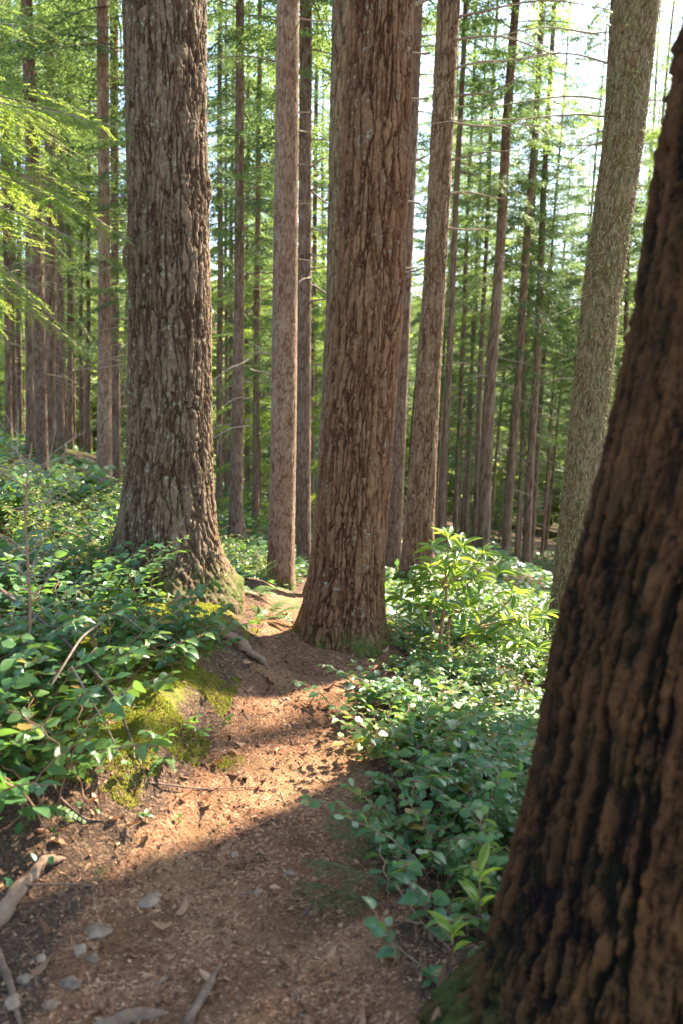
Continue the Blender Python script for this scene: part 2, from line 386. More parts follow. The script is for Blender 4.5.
# ------------------------------------------------------------------ trunks
def bark_disp(x, y, z, cell, vert, amp, seed, fib=0.0):
    """height 0..1 and displacement for bark surface points"""
    p = np.stack([x, y, z * (cell / vert)], 1) / cell
    wp = np.stack([fbm(p * .5 + 5, 3, seed + 40), fbm(p * .5 + 9, 3, seed + 50), fbm(p * .6, 2, seed + 60)], 1) * 1.0
    p2 = np.stack([x, y, z * .55], 1) / cell                      # less stretched space for the flakes
    jag = np.stack([fbm(p2 * 2.3 + 3, 2, seed + 41), fbm(p2 * 2.3 + 8, 2, seed + 42), fbm(p2 * 2.3 + 1, 2, seed + 43)], 1)
    f1, f2, idv = worley(p + wp + jag * .22, seed); e = f2 - f1
    g1, g2, g3 = worley(p2 * 2.0 + wp * .8 + jag * .5, seed + 7); e2 = g2 - g1
    k1, k2, id3 = worley(p2 * 4.6 + wp * 2.0 + 31, seed + 13)
    cut = sst(-.75, -.05, fbm(p * .9 + 50, 2, seed + 92))          # where the long fissures open and close
    big = 1 - (1 - sst(.0, .22, e)) * cut; small = sst(.0, .14, e2)
    gr = np.abs(fbm(p * np.array([.75, .75, .55]) + wp * .5 + jag * .12 + 77, 3, seed + 60))
    big = np.minimum(big, .25 + .75 * sst(.0, .10, gr)) if fib == 0 else sst(.0, .16, gr) * (.55 + .45 * sst(.0, .25, np.abs(fbm(p * np.array([1.9, 1.9, .9]) + jag * .3, 3, seed + 61))))
    n = fbm(p2 * 3.2, 3, seed + 90); n2 = fbm(p2 * 9, 3, seed + 95)
    h = big * (.34 + .12 * small + .08 * idv + .26 * g3 + .16 * id3) + .16 * n + .14 * n2 + .10
    if fib > 0: h = big * (.50 + .10 * g3 + .08 * id3 + .14 * idv) + .18 * n + .08 * n2 + .06
    return np.clip(h, 0, 1), amp * (h - .6)

def trunk_mesh(name, zs, cx, cy, r, k, material, cell=.055, vert=.22, amp=.016, seed=0, flare=.5, flare_h=.22, lobes=5, mossh=.4, zg=0.0, knots=(), mosst=0.0, fib=0.0):
    th = np.arange(k) / k * 2 * np.pi; n = len(zs)
    TH, ZZ = np.meshgrid(th, zs); TH, ZZ = TH.ravel(), ZZ.ravel()
    R = np.interp(ZZ, zs, r); CX = np.interp(ZZ, zs, cx); CY = np.interp(ZZ, zs, cy)
    ph = seed * 1.3
    lob = .5 + .5 * np.cos(lobes * TH + ph) * .6 + .4 * np.cos(3 * TH + ph * 2)
    fl = np.exp(-np.maximum(ZZ - zg, -.05) / flare_h)
    R = R * (1 + flare * fl * (.45 + .75 * lob))
    R = R * (1 + .035 * np.cos(2 * TH + ph + ZZ * .7) + .025 * fbm(np.stack([np.cos(TH), np.sin(TH), ZZ * .8], 1) * 1.5, 2, seed + 3))
    x0, y0 = R * np.cos(TH), R * np.sin(TH)
    h, d = bark_disp(x0, y0, ZZ, cell, vert, amp, seed, fib)
    for (kt, kz, kr, ka) in knots:
        dd = np.hypot(np.angle(np.exp(1j * (TH - kt))) * R, (ZZ - kz)); d = d + ka * np.exp(-(dd / kr) ** 2) - ka * .5 * np.exp(-(dd / (kr * .4)) ** 2)
    R2 = R + d
    V = np.stack([CX + R2 * np.cos(TH), CY + R2 * np.sin(TH), ZZ], 1)
    i = np.arange(n - 1)[:, None] * k; j = np.arange(k)[None]; jn = (j + 1) % k
    Fq = np.stack([i + j, i + jn, i + k + jn, i + k + j], -1).reshape(-1, 4)
    mo = np.clip(1.0 - (ZZ - zg) / max(mossh, 1e-3), 0, 1) ** 1.2 + mosst
    return mesh_np(name, V, [Fq], material, {'v': h, 'moss': np.clip(mo, 0, 1)})

# conifer boughs: flat sprays of needles on a thin woody axis (x outward, z up)
T_leaf = np.array([(0, 0, 0), (.45, .5, .0), (1, 0, 0), (.45, -.5, .0)]); F_leaf = np.array([[0, 1, 2, 3]])
def bough(L, seed, gap=.06, leaf=.05, lw=.016, lgap=.035, droop=.10, fine=False, m_leaf=0, m_wood=1, bare=.12):
    r = np.random.default_rng(seed); mb = MB(); n = 12
    s = np.linspace(0, 1, n); ax = np.stack([s * L, .06 * L * np.sin(s * 3 + seed), L * (.10 * s - droop * 2.2 * s ** 2)], 1)
    tube(mb, ax, np.linspace(.011, .002, n) * (L / 1.6), 4, 0.3, m_wood, False)
    k = int(L * (1 - bare) / gap); P, D, N, LL, A = [], [], [], [], []
    for q in range(k):
        t = bare + (1 - bare) * (q + r.random() * .6) / k; side = 1 if q % 2 else -1
        if r.random() < .1: continue
        c = np.array([np.interp(t, s, ax[:, a]) for a in range(3)])
        tl = L * (.40 * (1 - t) ** .75 * min(1, (t + .05) * 3.2) + .045) * (.65 + .6 * r.random())
        ang = math.radians(48 + 18 * r.random()) * side
        d0 = np.array([math.cos(ang), math.sin(ang), -.08 - .22 * r.random()])
        m = max(3, int(tl / lgap)); u = (np.arange(m) + .5) / m
        pts = c + u[:, None] * d0 * tl + np.stack([u * 0 + .12 * tl * u ** 2, 0 * u, -.16 * tl * u ** 2], 1)
        nrm0 = norm(np.array([.1 * r.normal(), .25 * r.normal(), 1.0]))
        va = np.clip(.25 + .6 * r.random() + .25 * u, 0, 1)
        if fine:
            tube(mb, np.vstack([c, pts[::max(1, m // 4)]]), .0016, 3, .3, m_wood, False)
        subs = [(pts, d0, tl)]
        if fine or tl > .3:
            for w_ in range(int(tl / .055)):
                t2 = (w_ + .5) / int(tl / .055); sd = 1 if w_ % 2 else -1; l2 = tl * (.30 * (1 - t2) + .07); ca, sa = math.cos(.85 * sd), math.sin(.85 * sd)
                d2 = np.array([d0[0] * ca - d0[1] * sa, d0[0] * sa + d0[1] * ca, d0[2] - .1]); c2 = c + d0 * tl * t2
                m2 = max(2, int(l2 / lgap)); u2 = (np.arange(m2) + .5) / m2
                subs.append((c2 + u2[:, None] * d2 * l2 + np.stack([0 * u2, 0 * u2, -.1 * l2 * u2 ** 2], 1), d2, l2))
        for pp, dd, _l in subs:
            for sd in (1, -1):
                mm = len(pp); an = sd * (.85 + .35 * r.random(mm)); ca, sa = np.cos(an), np.sin(an)
                D.append(np.stack([dd[0] * ca - dd[1] * sa, dd[0] * sa + dd[1] * ca, dd[2] + .18 * r.normal(size=mm) - .05], 1))
                P.append(pp + r.normal(size=(mm, 3)) * lgap * .18); N.append(nrm0 + r.normal(size=(mm, 3)) * .28)
                LL.append(leaf * (.65 + .6 * r.random(mm))); A.append(np.full(mm, va.mean() + .1 * r.normal()))
    P, D, N, LL, A = map(np.concatenate, (P, D, N, LL, A))
    stamp(mb, T_leaf, F_leaf, P, D, N, LL, LL * (lw / leaf) * 1.0, np.clip(A, 0, 1), m_leaf)
    return mb.arrays()
def place(mb, arr, M3, off, shade=0.0):
    V, Fs, a, mi = arr; V = V @ M3.T + off; k = 0
    base = mb.n; mb.V.append(V); mb.a.append(np.clip(a + shade, 0, 1)); mb.n += len(V)
    for f in Fs:
        (mb.F4 if f.shape[1] == 4 else mb.F3).append(f + base); (mb.m4 if f.shape[1] == 4 else mb.m3).append(mi[k:k + len(f)]); k += len(f)
def rotm(az, tilt, roll, sc, scz=None):
    return np.array(Matrix.Rotation(az, 3, 'Z') @ Matrix.Rotation(-tilt, 3, 'Y') @ Matrix.Rotation(roll, 3, 'X')) * sc

B_mid = [bough(1.8, 10 + q, .075, .075, .024, .05, .07 + .04 * q) for q in range(4)]
B_lo = [bough(1.8, 30 + q, .10, .10, .028, .075, .07 + .05 * q) for q in range(4)]
B_fine = [bough(1.5, 50 + q, .042, .019, .0045, .0075, .10 + .04 * q, fine=True) for q in range(3)]

# bare lower limbs of one standard 26 m fir, with thin drooping twigs
def limb(mb, base, az, L, r0, seed, up=.05, sag=.25, twigs=6, m=0, k=5):
    r = np.random.default_rng(seed); n = 10; s = np.linspace(0, 1, n); d = np.array([math.cos(az), math.sin(az), 0]); sd = np.array([-d[1], d[0], 0])
    P = base + s[:, None] * d * L + (s ** 2 * .12 * L * r.normal())[:, None] * sd + np.array([0, 0, 1]) * (up * s * L - sag * L * s ** 2 + .02 * L * np.sin(s * 7 + seed))[:, None]
    tube(mb, P, r0 * (1 - .85 * s), k, .4 * r.random(), m)
    for q in range(twigs):
        t = .25 + .7 * (q + r.random()) / twigs; c = np.array([np.interp(t, s, P[:, a]) for a in range(3)]); l = L * (.10 + .22 * r.random()) * (1.2 - t)
        dd = d * (.5 + .4 * r.random()) + sd * (1 if q % 2 else -1) * (.5 + .5 * r.random()) + np.array([0, 0, -.35 + .4 * r.random()])
        u = np.linspace(0, 1, 5); pp = c + u[:, None] * dd * l + (u ** 2)[:, None] * np.array([0, 0, -.2 * l])
        tube(mb, pp, r0 * .32 * (1 - .8 * u), 3, .5, m, False)
    return P

def crown_mesh(name, z0, z1, rmax, boughs, seed, dens=1.0, shape='cone', m_leaf=None, bare=None):
    r = np.random.default_rng(seed); mb = MB(); z = z0
    if bare:
        for q in range(bare[2]):
            L = bare[3] * (.25 + .75 * r.random()); limb(mb, np.array([0, 0, bare[0] + (bare[1] - bare[0]) * r.random()]), r.random() * 6.28, L, .010 + .006 * L, seed * 100 + q, .08 * r.normal(), .12 + .2 * r.random(), 5, 2)
    while z < z1:
        t = (z - z0) / (z1 - z0)
        rad = rmax * (min(1, .45 + t * 2.2) * (1 - t) ** .8 + .06) if shape == 'cone' else rmax * (1 - t) ** .7 + .1
        nb = r.integers(3, 6); a0 = r.random() * 6.28
        for q in range(nb):
            if r.random() < .16: continue
            L = rad * (.6 + .6 * r.random()); sc = L / 1.8; tilt = math.radians(-14 + 34 * t + 9 * r.normal())
            place(mb, boughs[r.integers(len(boughs))], rotm(a0 + q * 6.28 / nb + .35 * r.normal(), tilt, .2 * r.normal(), sc), np.array([0, 0, z + .12 * r.normal()]), .12 * r.normal())
        z += (.26 + .22 * r.random()) / dens
    V, Fs, a, mi = mb.arrays()
    return mesh_np(name, V, Fs, [m_leaf or M['needles'], M['twig_dark'], M['twig']], {'v': a}, False, mi)

def far_trunk(seed, r0=.15, Ht=26, k=20):
    zs = np.r_[np.linspace(-.3, 1, 10)[:-1], np.linspace(1, 14, 90)[:-1], np.linspace(14, Ht, 12)]
    rr = np.random.default_rng(seed)
    cx = .05 * np.sin(zs * .25 + seed) + .02 * np.sin(zs * .9 + seed * 2); cy = .05 * np.cos(zs * .22 + seed * 3)
    r = r0 * np.clip(1.03 - zs / (Ht * 1.05), .05, 1.1)
    me = trunk_mesh('trunk', zs, cx, cy, r, k, M['bark_far'], .09, .35, .012, seed, .45, .25, 5, .5)
    return me, zs, cx, cy, r
TR = [far_trunk(s) for s in (1, 2, 3, 4, 5)]
CROWN_TALL = [crown_mesh('crown', 8.0 + 1.2 * q, 26, 2.6, B_lo, 200 + q, 1.05) for q in range(3)]
CROWN_LIMBED = [crown_mesh('crown', 8.0 + 1.2 * q, 26, 2.6, B_lo, 200 + q, .88, bare=(2.5, 9, 30, 1.5)) for q in range(3)]
CROWN_MID = [crown_mesh('crown', 3.5 + 1.5 * q, 20, 2.3, B_lo, 220 + q, .78, bare=(1.8, 6, 16, 1.4)) for q in range(3)]
CROWN_YOUNG = [crown_mesh('crown', .7, 6.5, 1.5, B_mid, 240 + q, 1.25, 'full', m_leaf=M['needles_young'] if q == 1 else M['needles']) for q in range(3)]
YT = []
for q in range(2):
    zs = np.linspace(-.2, 6.6, 24); YT.append(trunk_mesh('trunk', zs, .05 * np.sin(zs + q), .05 * np.cos(zs), .05 * np.clip(1.04 - zs / 6.8, .05, 1.1), 10, M['bark_far'], .05, .2, .004, 80 + q, .3, .15, 4, .2))

# ------------------------------------------------------------------ named trees measured in the photograph
def named(name, label, d, edges, material, k, dz, cell, vert, amp, seed, flare, flare_h, mossh, top=26, knots=(), cat='tree', lobes=5, group=None, base_py=None, mosst=0.0, crown=None, zmax=None):
    zz, xx, rr = [], [], []
    for py, xl, xr in edges:
        p, t = at((xl + xr) / 2, py, d); zz.append(p[2]); xx.append(p[0]); rr.append((xr - xl) / 2 / F * t)
    o = np.argsort(zz); zz, xx, rr = np.array(zz)[o], np.array(xx)[o], np.array(rr)[o]
    x_at = lambda z: np.where(z > zz[-1], xx[-1] + (z - zz[-1]) * (xx[-1] - xx[-2]) / (zz[-1] - zz[-2]) * .6, np.where(z < zz[0], xx[0] + (z - zz[0]) * (xx[1] - xx[0]) / (zz[1] - zz[0]), np.interp(z, zz, xx)))
    bx = float(x_at(np.array(zz[0]))); bz = hz(bx, d)
    bx = float(x_at(np.array(bz))); bz = hz(bx, d)
    zt = zz[-1] + .4
    zs = np.r_[np.arange(bz - .25, zt, dz), np.linspace(zt, max(top, zt + 2), 26)[1:]]
    r = np.where(zs > zz[-1], rr[-1] * np.clip(1 - (zs - zz[-1]) / (top * 1.02 - zz[-1]), .05, 1), np.interp(zs, zz, rr))
    t = thing(name, label, cat, (bx, d, bz), group)
    me = trunk_mesh('trunk', zs - bz, x_at(zs) - bx, 0 * zs, r, k, material, cell, vert, amp, seed, flare, flare_h, lobes, mossh, 0.0, [(a, z_ - bz, b, c) for a, z_, b, c in knots], mosst)
    link('trunk', me, t)
    if crown is not None:
        # crown meshes are built for a 26 m stem: shift it along this stem's own lean
        cz = 14.0; c = link('crown', crown, t, (float(x_at(np.array(cz + bz))) - bx, 0, 0), (0, 0, seed * 1.1)); c.scale = (1, 1, 1)
    t['_f'] = 0; del t['_f']
    return t, x_at, (lambda z: float(np.interp(z, zs, r))), bx, bz

def branch(t, bx, bz, d, px, py, az, L, r0, seed, up=.1, sag=.2, twigs=3, material='twig', off=0.0):
    p, tt = at(px, py, d); mb = MB()
    limb(mb, np.array([0, 0, 0.0]), az, L, r0, seed, up, sag, twigs, k=7)
    return link('branch', mb.mesh('branch', [M[material]]), t, (p[0] - bx, off, p[2] - bz))

T1, xa, ra, bx, bz = named('fir_tree', 'massive grey-brown furrowed trunk on the left bank of the path', 5.0,
    [(0, 124, 206), (150, 127, 208), (300, 129, 211), (450, 128, 212), (560, 124, 214), (620, 122, 216)], M['bark_grey'], 340, .008, .044, .26, .022, 11, .72, .26, .30,
    knots=[(-2.0, 2.9, .05, .03), (-1.9, 3.05, .04, .02), (3.1, 2.25, .07, .05), (0.0, 2.62, .06, .03), (3.1, 1.5, .06, .03), (-1.2, 3.2, .05, .03)], crown=CROWN_TALL[1])
T2, xa, ra, bx, bz = named('fir_tree', 'massive red-brown furrowed trunk standing at the right edge of the path', 5.0,
    [(0, 350, 413), (150, 344, 408), (300, 338, 402), (450, 322, 391), (560, 314, 384), (640, 306, 377)], M['bark_red'], 340, .008, .040, .30, .020, 23, .40, .22, .12,
    knots=[(-1.3, 2.55, .05, .035), (-1.0, 1.55, .05, -.02), (-.9, 2.0, .04, .03), (-.3, .95, .05, .03)], crown=CROWN_TALL[2])
branch(T2, bx, bz, 5.0, 410, 5, .1, .42, .014, 5, .35, .05, 1)
branch(T2, bx, bz, 5.0, 398, 168, -.3, .20, .013, 6, .3, -.1, 0)
branch(T2, bx, bz, 5.0, 395, 274, -.2, .17, .012, 7, .15, 0, 1)
branch(T2, bx, bz, 5.0, 378, 92, -1.3, .22, .012, 8, .3, 0, 0)
branch(T1, at(165, 600, 5)[0][0], bz, 5.0, 160, 78, -1.9, .30, .013, 9, .1, .1, 0)
T3, *_ = named('fir_tree', 'tree half hidden behind the massive red-brown trunk, its left side showing', 6.9,
    [(0, 333, 379), (300, 326, 374), (450, 318, 368), (560, 311, 364), (600, 309, 362)], M['bark_mossy'], 150, .018, .05, .22, .015, 31, .5, .2, .2, crown=CROWN_TALL[0])
T4, xa, ra, bx, bz = named('fir_tree', 'straight slender pinkish grey trunk left of the massive red-brown trunk', 8.6,
    [(0, 277, 299), (300, 273, 297), (450, 271, 296), (585, 267, 294)], M['bark_straight'], 110, .018, .035, .09, .007, 37, .25, .2, .2, crown=CROWN_TALL[1])
for q, (px, py, az, L) in enumerate([(290, 18, .2, .75), (297, 112, .1, .25), (296, 205, -.5, .2), (276, 60, 3.3, .8), (297, 165, -.3, .15), (296, 260, 0, .25)]):
    branch(T4, bx, bz, 8.6, px, py, az, L, .009, 40 + q, .05, .1, 3)
T5, *_ = named('fir_tree', 'dark slim trunk standing just right of and behind the pinkish straight trunk', 12.0,
    [(0, 300, 312), (300, 298, 311), (572, 296, 311)], M['bark_far'], 60, .03, .05, .2, .01, 41, .3, .2, .3, crown=CROWN_MID[2])
T6, *_ = named('fir_tree', 'slim brown trunk with flared foot between the massive left trunk and pinkish trunk', 14.0,
    [(0, 236, 244), (300, 234, 244), (450, 231, 243), (540, 229, 242)], M['bark_far'], 50, .04, .05, .2, .01, 43, .9, .22, .3, crown=CROWN_MID[1])
T7, *_ = named('fir_tree', 'thin pole trunk just left of the pinkish straight trunk', 18.0,
    [(0, 258, 262), (300, 254, 260), (530, 252, 259)], M['bark_far'], 40, .05, .05, .2, .008, 47, .3, .2, .3, crown=CROWN_MID[0])
T8, xa, ra, bx, bz = named('fir_tree', 'slender trunk peeking out between the massive red-brown trunk and its right neighbour', 12.0,
    [(0, 410, 423), (60, 408, 421), (300, 397, 411), (450, 391, 405), (578, 383, 400)], M['bark_far'], 60, .03, .05, .2, .01, 53, .3, .2, .4, crown=CROWN_TALL[0])
for q, (px, py, az, L) in enumerate([(418, 35, .1, .45), (418, 45, .3, .5), (416, 75, 0, .35), (414, 112, .1, .4), (412, 150, -.2, .4), (412, 118, 2.9, .4)]):
    branch(T8, bx, bz, 12, px, py, az, L, .012, 60 + q, .02, .02, 2)
T9, xa, ra, bx, bz = named('fir_tree', 'tall brown trunk leaning right with long bare limbs near its top', 9.5,
    [(0, 438, 460), (300, 422, 445), (450, 411, 437), (580, 400, 432)], M['bark_brown'], 120, .018, .045, .22, .016, 59, .35, .22, .3, crown=CROWN_TALL[2])
for q, (px, py, az, L, sag) in enumerate([(456, 15, -.1, 1.9, .10), (455, 40, .2, 1.5, .2), (452, 72, -.3, 1.2, .0), (450, 100, .0, .9, -.15), (449, 125, .4, 1.1, .1), (430, 55, 3.0, .6, .05), (446, 160, .1, .8, 0), (441, 195, .3, .8, .1),
                                            (420, 205, 3.2, .5, 0), (414, 270, 3.1, .35, .0), (444, 230, .2, .6, .1), (428, 100, 2.9, .4, .1)]):
    branch(T9, bx, bz, 9.5, px, py, az, L, .014, 80 + q, .12, sag, 6, off=-.05)
T10, xa, ra, bx, bz = named('mossy_tree', 'lichen-streaked grey-green trunk leaning right on the slope below the path', 7.0,
    [(0, 615, 659), (150, 603, 641), (300, 583, 619), (450, 567, 604), (600, 551, 590), (680, 540, 582)], M['bark_mossy'], 170, .014, .035, .10, .010, 61, .3, .3, .5, mosst=.22, crown=CROWN_TALL[0])
for q, (px, py, az, L, sag) in enumerate([(608, 60, 3.3, 1.1, .15), (604, 100, 3.0, 1.3, .1), (606, 120, 3.3, 1.6, .25), (640, 10, .2, .4, .0), (636, 100, .1, .3, .1), (600, 30, 3.1, .9, .15)]):
    branch(T10, bx, bz, 7, px, py, az, L, .008, 100 + q, .12, sag, 7, off=.03)
# hanging strands of lichen on the mossy trunk
mbl = MB(); r_ = np.random.default_rng(4)
for q in range(900):
    z = bz + .3 + 4.6 * r_.random(); th = -math.pi * r_.random() * 1.1 + .2; R = ra(z) + .006; x = float(xa(np.array(z)))
    P0 = np.array([x + R * math.cos(th) - bx, R * math.sin(th), z - bz]); l = .012 + .06 * r_.random() ** 3; u = np.linspace(0, 1, 4)
    out = np.array([math.cos(th), math.sin(th), 0])
    tube(mbl, P0 + u[:, None] * np.array([0, 0, -l]) + (np.sin(u * 3)[:, None] * out * .012) + (u ** 1.5)[:, None] * r_.normal(size=3) * .016, .0028 * (1 - .7 * u) + .0008, 3, r_.random(), 0, False)
lo_ = link('lichen', mbl.mesh('lichen', [leaf_mat('lichen', (.24, .24, .11), (.42, .41, .22), (.45, .43, .2), .8, .3, .1)]), T10); lo_['kind'] = 'stuff'

T12, xa, ra, bx, bz = named('fir_tree', 'slim lilac-grey trunk with pale patches at left, reaching past the hemlock spray', 15.0,
    [(0, 97, 108), (200, 98, 110), (350, 98, 111), (500, 97, 112)], M['bark_straight'], 60, .035, .05, .15, .008, 67, .2, .2, .3, crown=CROWN_MID[0])
for q, (px, py, az, L, sag) in enumerate([(107, 51, .1, .55, .0), (108, 78, .1, .5, -.05), (106, 125, .1, .3, .1), (98, 100, 3.1, .9, -.3), (98, 112, 3.3, 1.2, -.4), (98, 125, 3.0, 1.0, -.3)]):
    branch(T12, bx, bz, 15, px, py, az, L, .015, 120 + q, .0, sag, 2)
T13, *_ = named('fir_tree', 'thin brown trunk touching the right side of the lilac-grey trunk', 18.0,
    [(0, 110, 118), (300, 111, 119), (500, 112, 121)], M['bark_far'], 40, .05, .05, .2, .01, 71, .2, .2, .3, crown=CROWN_MID[1])
T14, *_ = named('fir_tree', 'brown trunk near the left edge, crossed by the sunny hemlock spray', 17.0,
    [(0, 21, 32), (150, 26, 39), (300, 32, 45), (455, 36, 48)], M['bark_far'], 60, .035, .05, .2, .012, 73, .3, .2, .3, crown=CROWN_MID[2])

thin = [  # px_top, px_base, py_base, width, depth
    ('dark trunk immediately left of the brown trunk near the left edge', 27, 29, 445, 8, 20), ('slim trunk close to the left frame edge, outermost pole but one', 3, 8, 445, 6, 25),
    ('pale slim pole second from the left frame edge', 10, 13, 440, 5, 26), ('thin pole third from the left frame edge', 18, 20, 440, 5, 28),
    ('dark red-brown trunk of the close pair left of the lilac-grey trunk', 48, 52, 445, 11, 22), ('slimmer dark trunk right-hand one of the close pair at left', 59, 60, 445, 6, 25),
    ('thin pole in the middle between the dark pair and the lilac-grey trunk', 68, 70, 455, 5, 27), ('faint thin pole just right of the middle pole at left', 73, 74, 455, 3.5, 30),
    ('thin pole next left but one of the lilac-grey trunk', 81, 82, 460, 4, 29), ('thin pole next left of the lilac-grey trunk', 88, 89, 460, 4, 28),
    ('thin trunk just right of the massive left trunk', 221, 218, 515, 6, 22), ('hair-thin pole left of the slim flared trunk', 227, 226, 505, 3.5, 28), ('thin pole right of the slim flared trunk', 249, 247, 512, 4, 26),
    ('slim pole seen between pinkish trunk and dark slim trunk behind it', 317, 312, 530, 5, 22),
    ('slim pole next right of the tall leaning brown trunk', 464, 441, 548, 6.5, 20), ('second slim pole right of the tall leaning brown trunk', 478, 453, 535, 4.5, 26),
    ('third thin pole right of the tall leaning brown trunk', 488, 465, 530, 4, 30), ('thin pole pressed against the left side of the stout grey-brown far trunk', 497, 474, 540, 5, 24),
    ('stout grey-brown far trunk in the middle of the bright right-hand gap', 514, 484, 548, 11, 20), ('dark slim trunk third from the mossy leaning trunk', 541, 506, 565, 7.5, 22),
    ('slim trunk second from the mossy leaning trunk', 556, 523, 580, 7.5, 23), ('hair-thin pole between the two slim trunks left of the mossy trunk', 545, 515, 575, 3.5, 28),
    ('slim trunk next left of the mossy leaning trunk', 570, 530, 560, 4, 30), ('slim straight trunk touching the left side of the mossy trunk up high', 613, 588, 590, 7, 16)]
def orient(o, xt, zt, xb, zb): o.rotation_euler = (0, math.atan2(xt - xb, zt - zb), o.rotation_euler[2])
taken = []
for q, (lab, pt, pb, pyb, wd, d) in enumerate(thin):
    b, t = at(pb, pyb, d); tp, tt = at(pt, 0, d); x = b[0]; z = hz(x, d); tr = TR[q % 5]
    s = (wd / 2 / F * t) / (.15 * .88)
    th_ = thing('slim_tree', lab, 'tree', (x, d, z - .05), 'slender conifers behind the big trunks')
    orient(th_, tp[0], tp[2], x, z); taken.append((x, d))
    a = link('trunk', tr[0], th_, scale=(s, s, 1))
    cr = link('crown', (CROWN_MID if d > 21 else CROWN_LIMBED)[q % 3], th_, scale=(.8, .8, 1)); cr.rotation_euler = (0, 0, q * 1.7)
for t_, d_ in ((T1, 5), (T2, 5)): pass

# random trees behind, and the few standing right of the frame whose crowns shade the path
def free(x, y, md): return all((x - a) ** 2 + (y - b) ** 2 > md * md for a, b in taken)
r_ = np.random.default_rng(12); nback = 0
backs = []
while nback < 100:
    y = 19 + 50 * r_.random() ** .8; x = y * (-.50 + .93 * r_.random())
    if not free(x, y, 1.5 if x < 0 else 1.9): continue
    if x / y < -.1 and r_.random() < .3: continue
    if .0 < x / y < .30 and y < 25 and r_.random() < .9: continue
    taken.append((x, y)); backs.append((x, y)); nback += 1
r2 = np.random.default_rng(91); k_ = 0
while k_ < 11:
    y = 29 + 24 * r2.random(); x = y * (.06 + .24 * r2.random())
    if free(x, y, 1.2): taken.append((x, y)); backs.append((x, y)); k_ += 1
zone = lambda u: ('at the far left, behind the lilac-grey trunk' if u < -.27 else 'behind the massive left trunk' if u < -.15 else 'in the gap left of the pinkish trunk' if u < -.05 else
                  'behind the two massive red-brown trunks' if u < .1 else 'in the gap right of the leaning brown trunk' if u < .26 else 'beyond the mossy leaning trunk')
dist = lambda y: 'nearer' if y < 32 else 'distant' if y < 50 else 'very distant'
for q, (x, y) in enumerate(sorted(backs)):
    tr = q % 5; s = .55 + .75 * r_.random()
    s = s * .6 if .0 < x / y < .3 else s
    th_ = thing('slim_tree', f'{dist(y)} slim conifer {zone(x / y)}', 'tree', (x, y, hz(x, y) - .05), 'conifers filling the wood ' + zone(x / y))
    th_.rotation_euler = (.02 * r_.normal(), .03 + .02 * r_.normal(), 0)
    sz = .8 + .35 * r_.random()
    link('trunk', TR[tr][0], th_, scale=(s, s, sz))
    cr = link('crown', (CROWN_MID if r_.random() < .62 else CROWN_LIMBED)[q % 3], th_, scale=(1, 1, sz)); cr.rotation_euler = (0, 0, 6.28 * r_.random())
# understorey hemlocks
r_ = np.random.default_rng(31); n = 0
while n < 26:
    y = 11 + 32 * r_.random(); u = -.46 + .92 * r_.random(); x = y * u
    if y < 17 and u > -.12 : continue
    if u < -.1 and (y < 27 or r_.random() < .5): continue
    if not free(x, y, 1.2): continue
    if .0 < u < .36 and y < 34: continue
    taken.append((x, y)); n += 1; sc = .6 + .7 * r_.random()
    th_ = thing('young_hemlock', f'{"small" if sc < .9 else "larger"} leafy young hemlock {zone(u)}', 'tree', (x, y, hz(x, y)), 'young hemlocks under the tall trees', (0, 0, 6.28 * r_.random()))
    th_.scale = (sc, sc, sc * 1.1); link('trunk', YT[n % 2], th_); link('crown', CROWN_YOUNG[n % 3], th_)
# trees out of the frame to the right, left and behind: their shade falls into the picture
for q, (x, y) in enumerate([(5.36, 8.6), (7.12, 9.6), (8.71, 10.5), (8.6, 9.3), (6.38, 11), (7.9, 11.0), (-7, 5), (-7.5, 10), (-7, 0), (-3, -4), (7, -3)]):
    s = 3.0 if q < 4 or q == 5 else .55 if q == 4 else 1.0
    th_ = thing('slim_tree', 'tall conifer outside the picture whose crown shades the path', 'tree', (x, y, hz(x, y) - .05), 'trees around the viewpoint')
    link('trunk', TR[q % 5][0], th_, scale=(s, s, 1)); cr = link('crown', CROWN_TALL[q % 3], th_, (0, 0, 2.5), scale=(.5, .5, 1) if q != 4 else (.15, .15, .8)); cr.rotation_euler = (0, 0, q * 2.1)

# ------------------------------------------------------------------ the dark trunk close to the camera, leaning right
def near_tree():
    d = 1.55
    edges = [(0, 678), (100, 664), (200, 651), (300, 638), (400, 620), (500, 598), (600, 573), (690, 553), (760, 543), (830, 531), (900, 517), (960, 505), (1010, 492), (1060, 478)]
    zz, xl = [], []
    for py, x in edges:
        p, t = at(x, py, d); zz.append(p[2]); xl.append(p[0])
    zz, xl = np.array(zz)[::-1], np.array(xl)[::-1]
    zs = np.r_[np.arange(-.12, 2.6, .0065), np.linspace(2.6, 18, 30)[1:]]
    L = np.where(zs > zz[-1], xl[-1] + (zs - zz[-1]) * .22, np.interp(zs, zz, xl)); L = np.where(zs < zz[0], xl[0] - (zz[0] - zs) * .9, L)
    r = np.interp(zs, [-.2, 0, .25, .6, 1.5, 2.6, 18], [.58, .50, .40, .35, .31, .28, .05]); cx = L + r
    for _ in range(12):                      # put the outline, as seen round the curved trunk, on the measured edge
        cx = cx + (L / (d - .12) * 1.0 * 0 + np.tan(np.arctan2(L, d)) - np.tan(np.arctan2(cx, d + .12) - np.arcsin(np.minimum(.95, (r + .004) / np.hypot(cx, d + .12))))) * d
    t = thing('fir_tree', 'dark out-of-focus trunk with deep bark ridges filling the right foreground', 'tree', (float(cx[20]), d + .12, 0))
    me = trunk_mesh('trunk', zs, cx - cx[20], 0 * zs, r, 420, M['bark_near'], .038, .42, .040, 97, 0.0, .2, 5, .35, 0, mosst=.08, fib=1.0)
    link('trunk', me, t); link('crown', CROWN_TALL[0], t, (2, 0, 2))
    return t
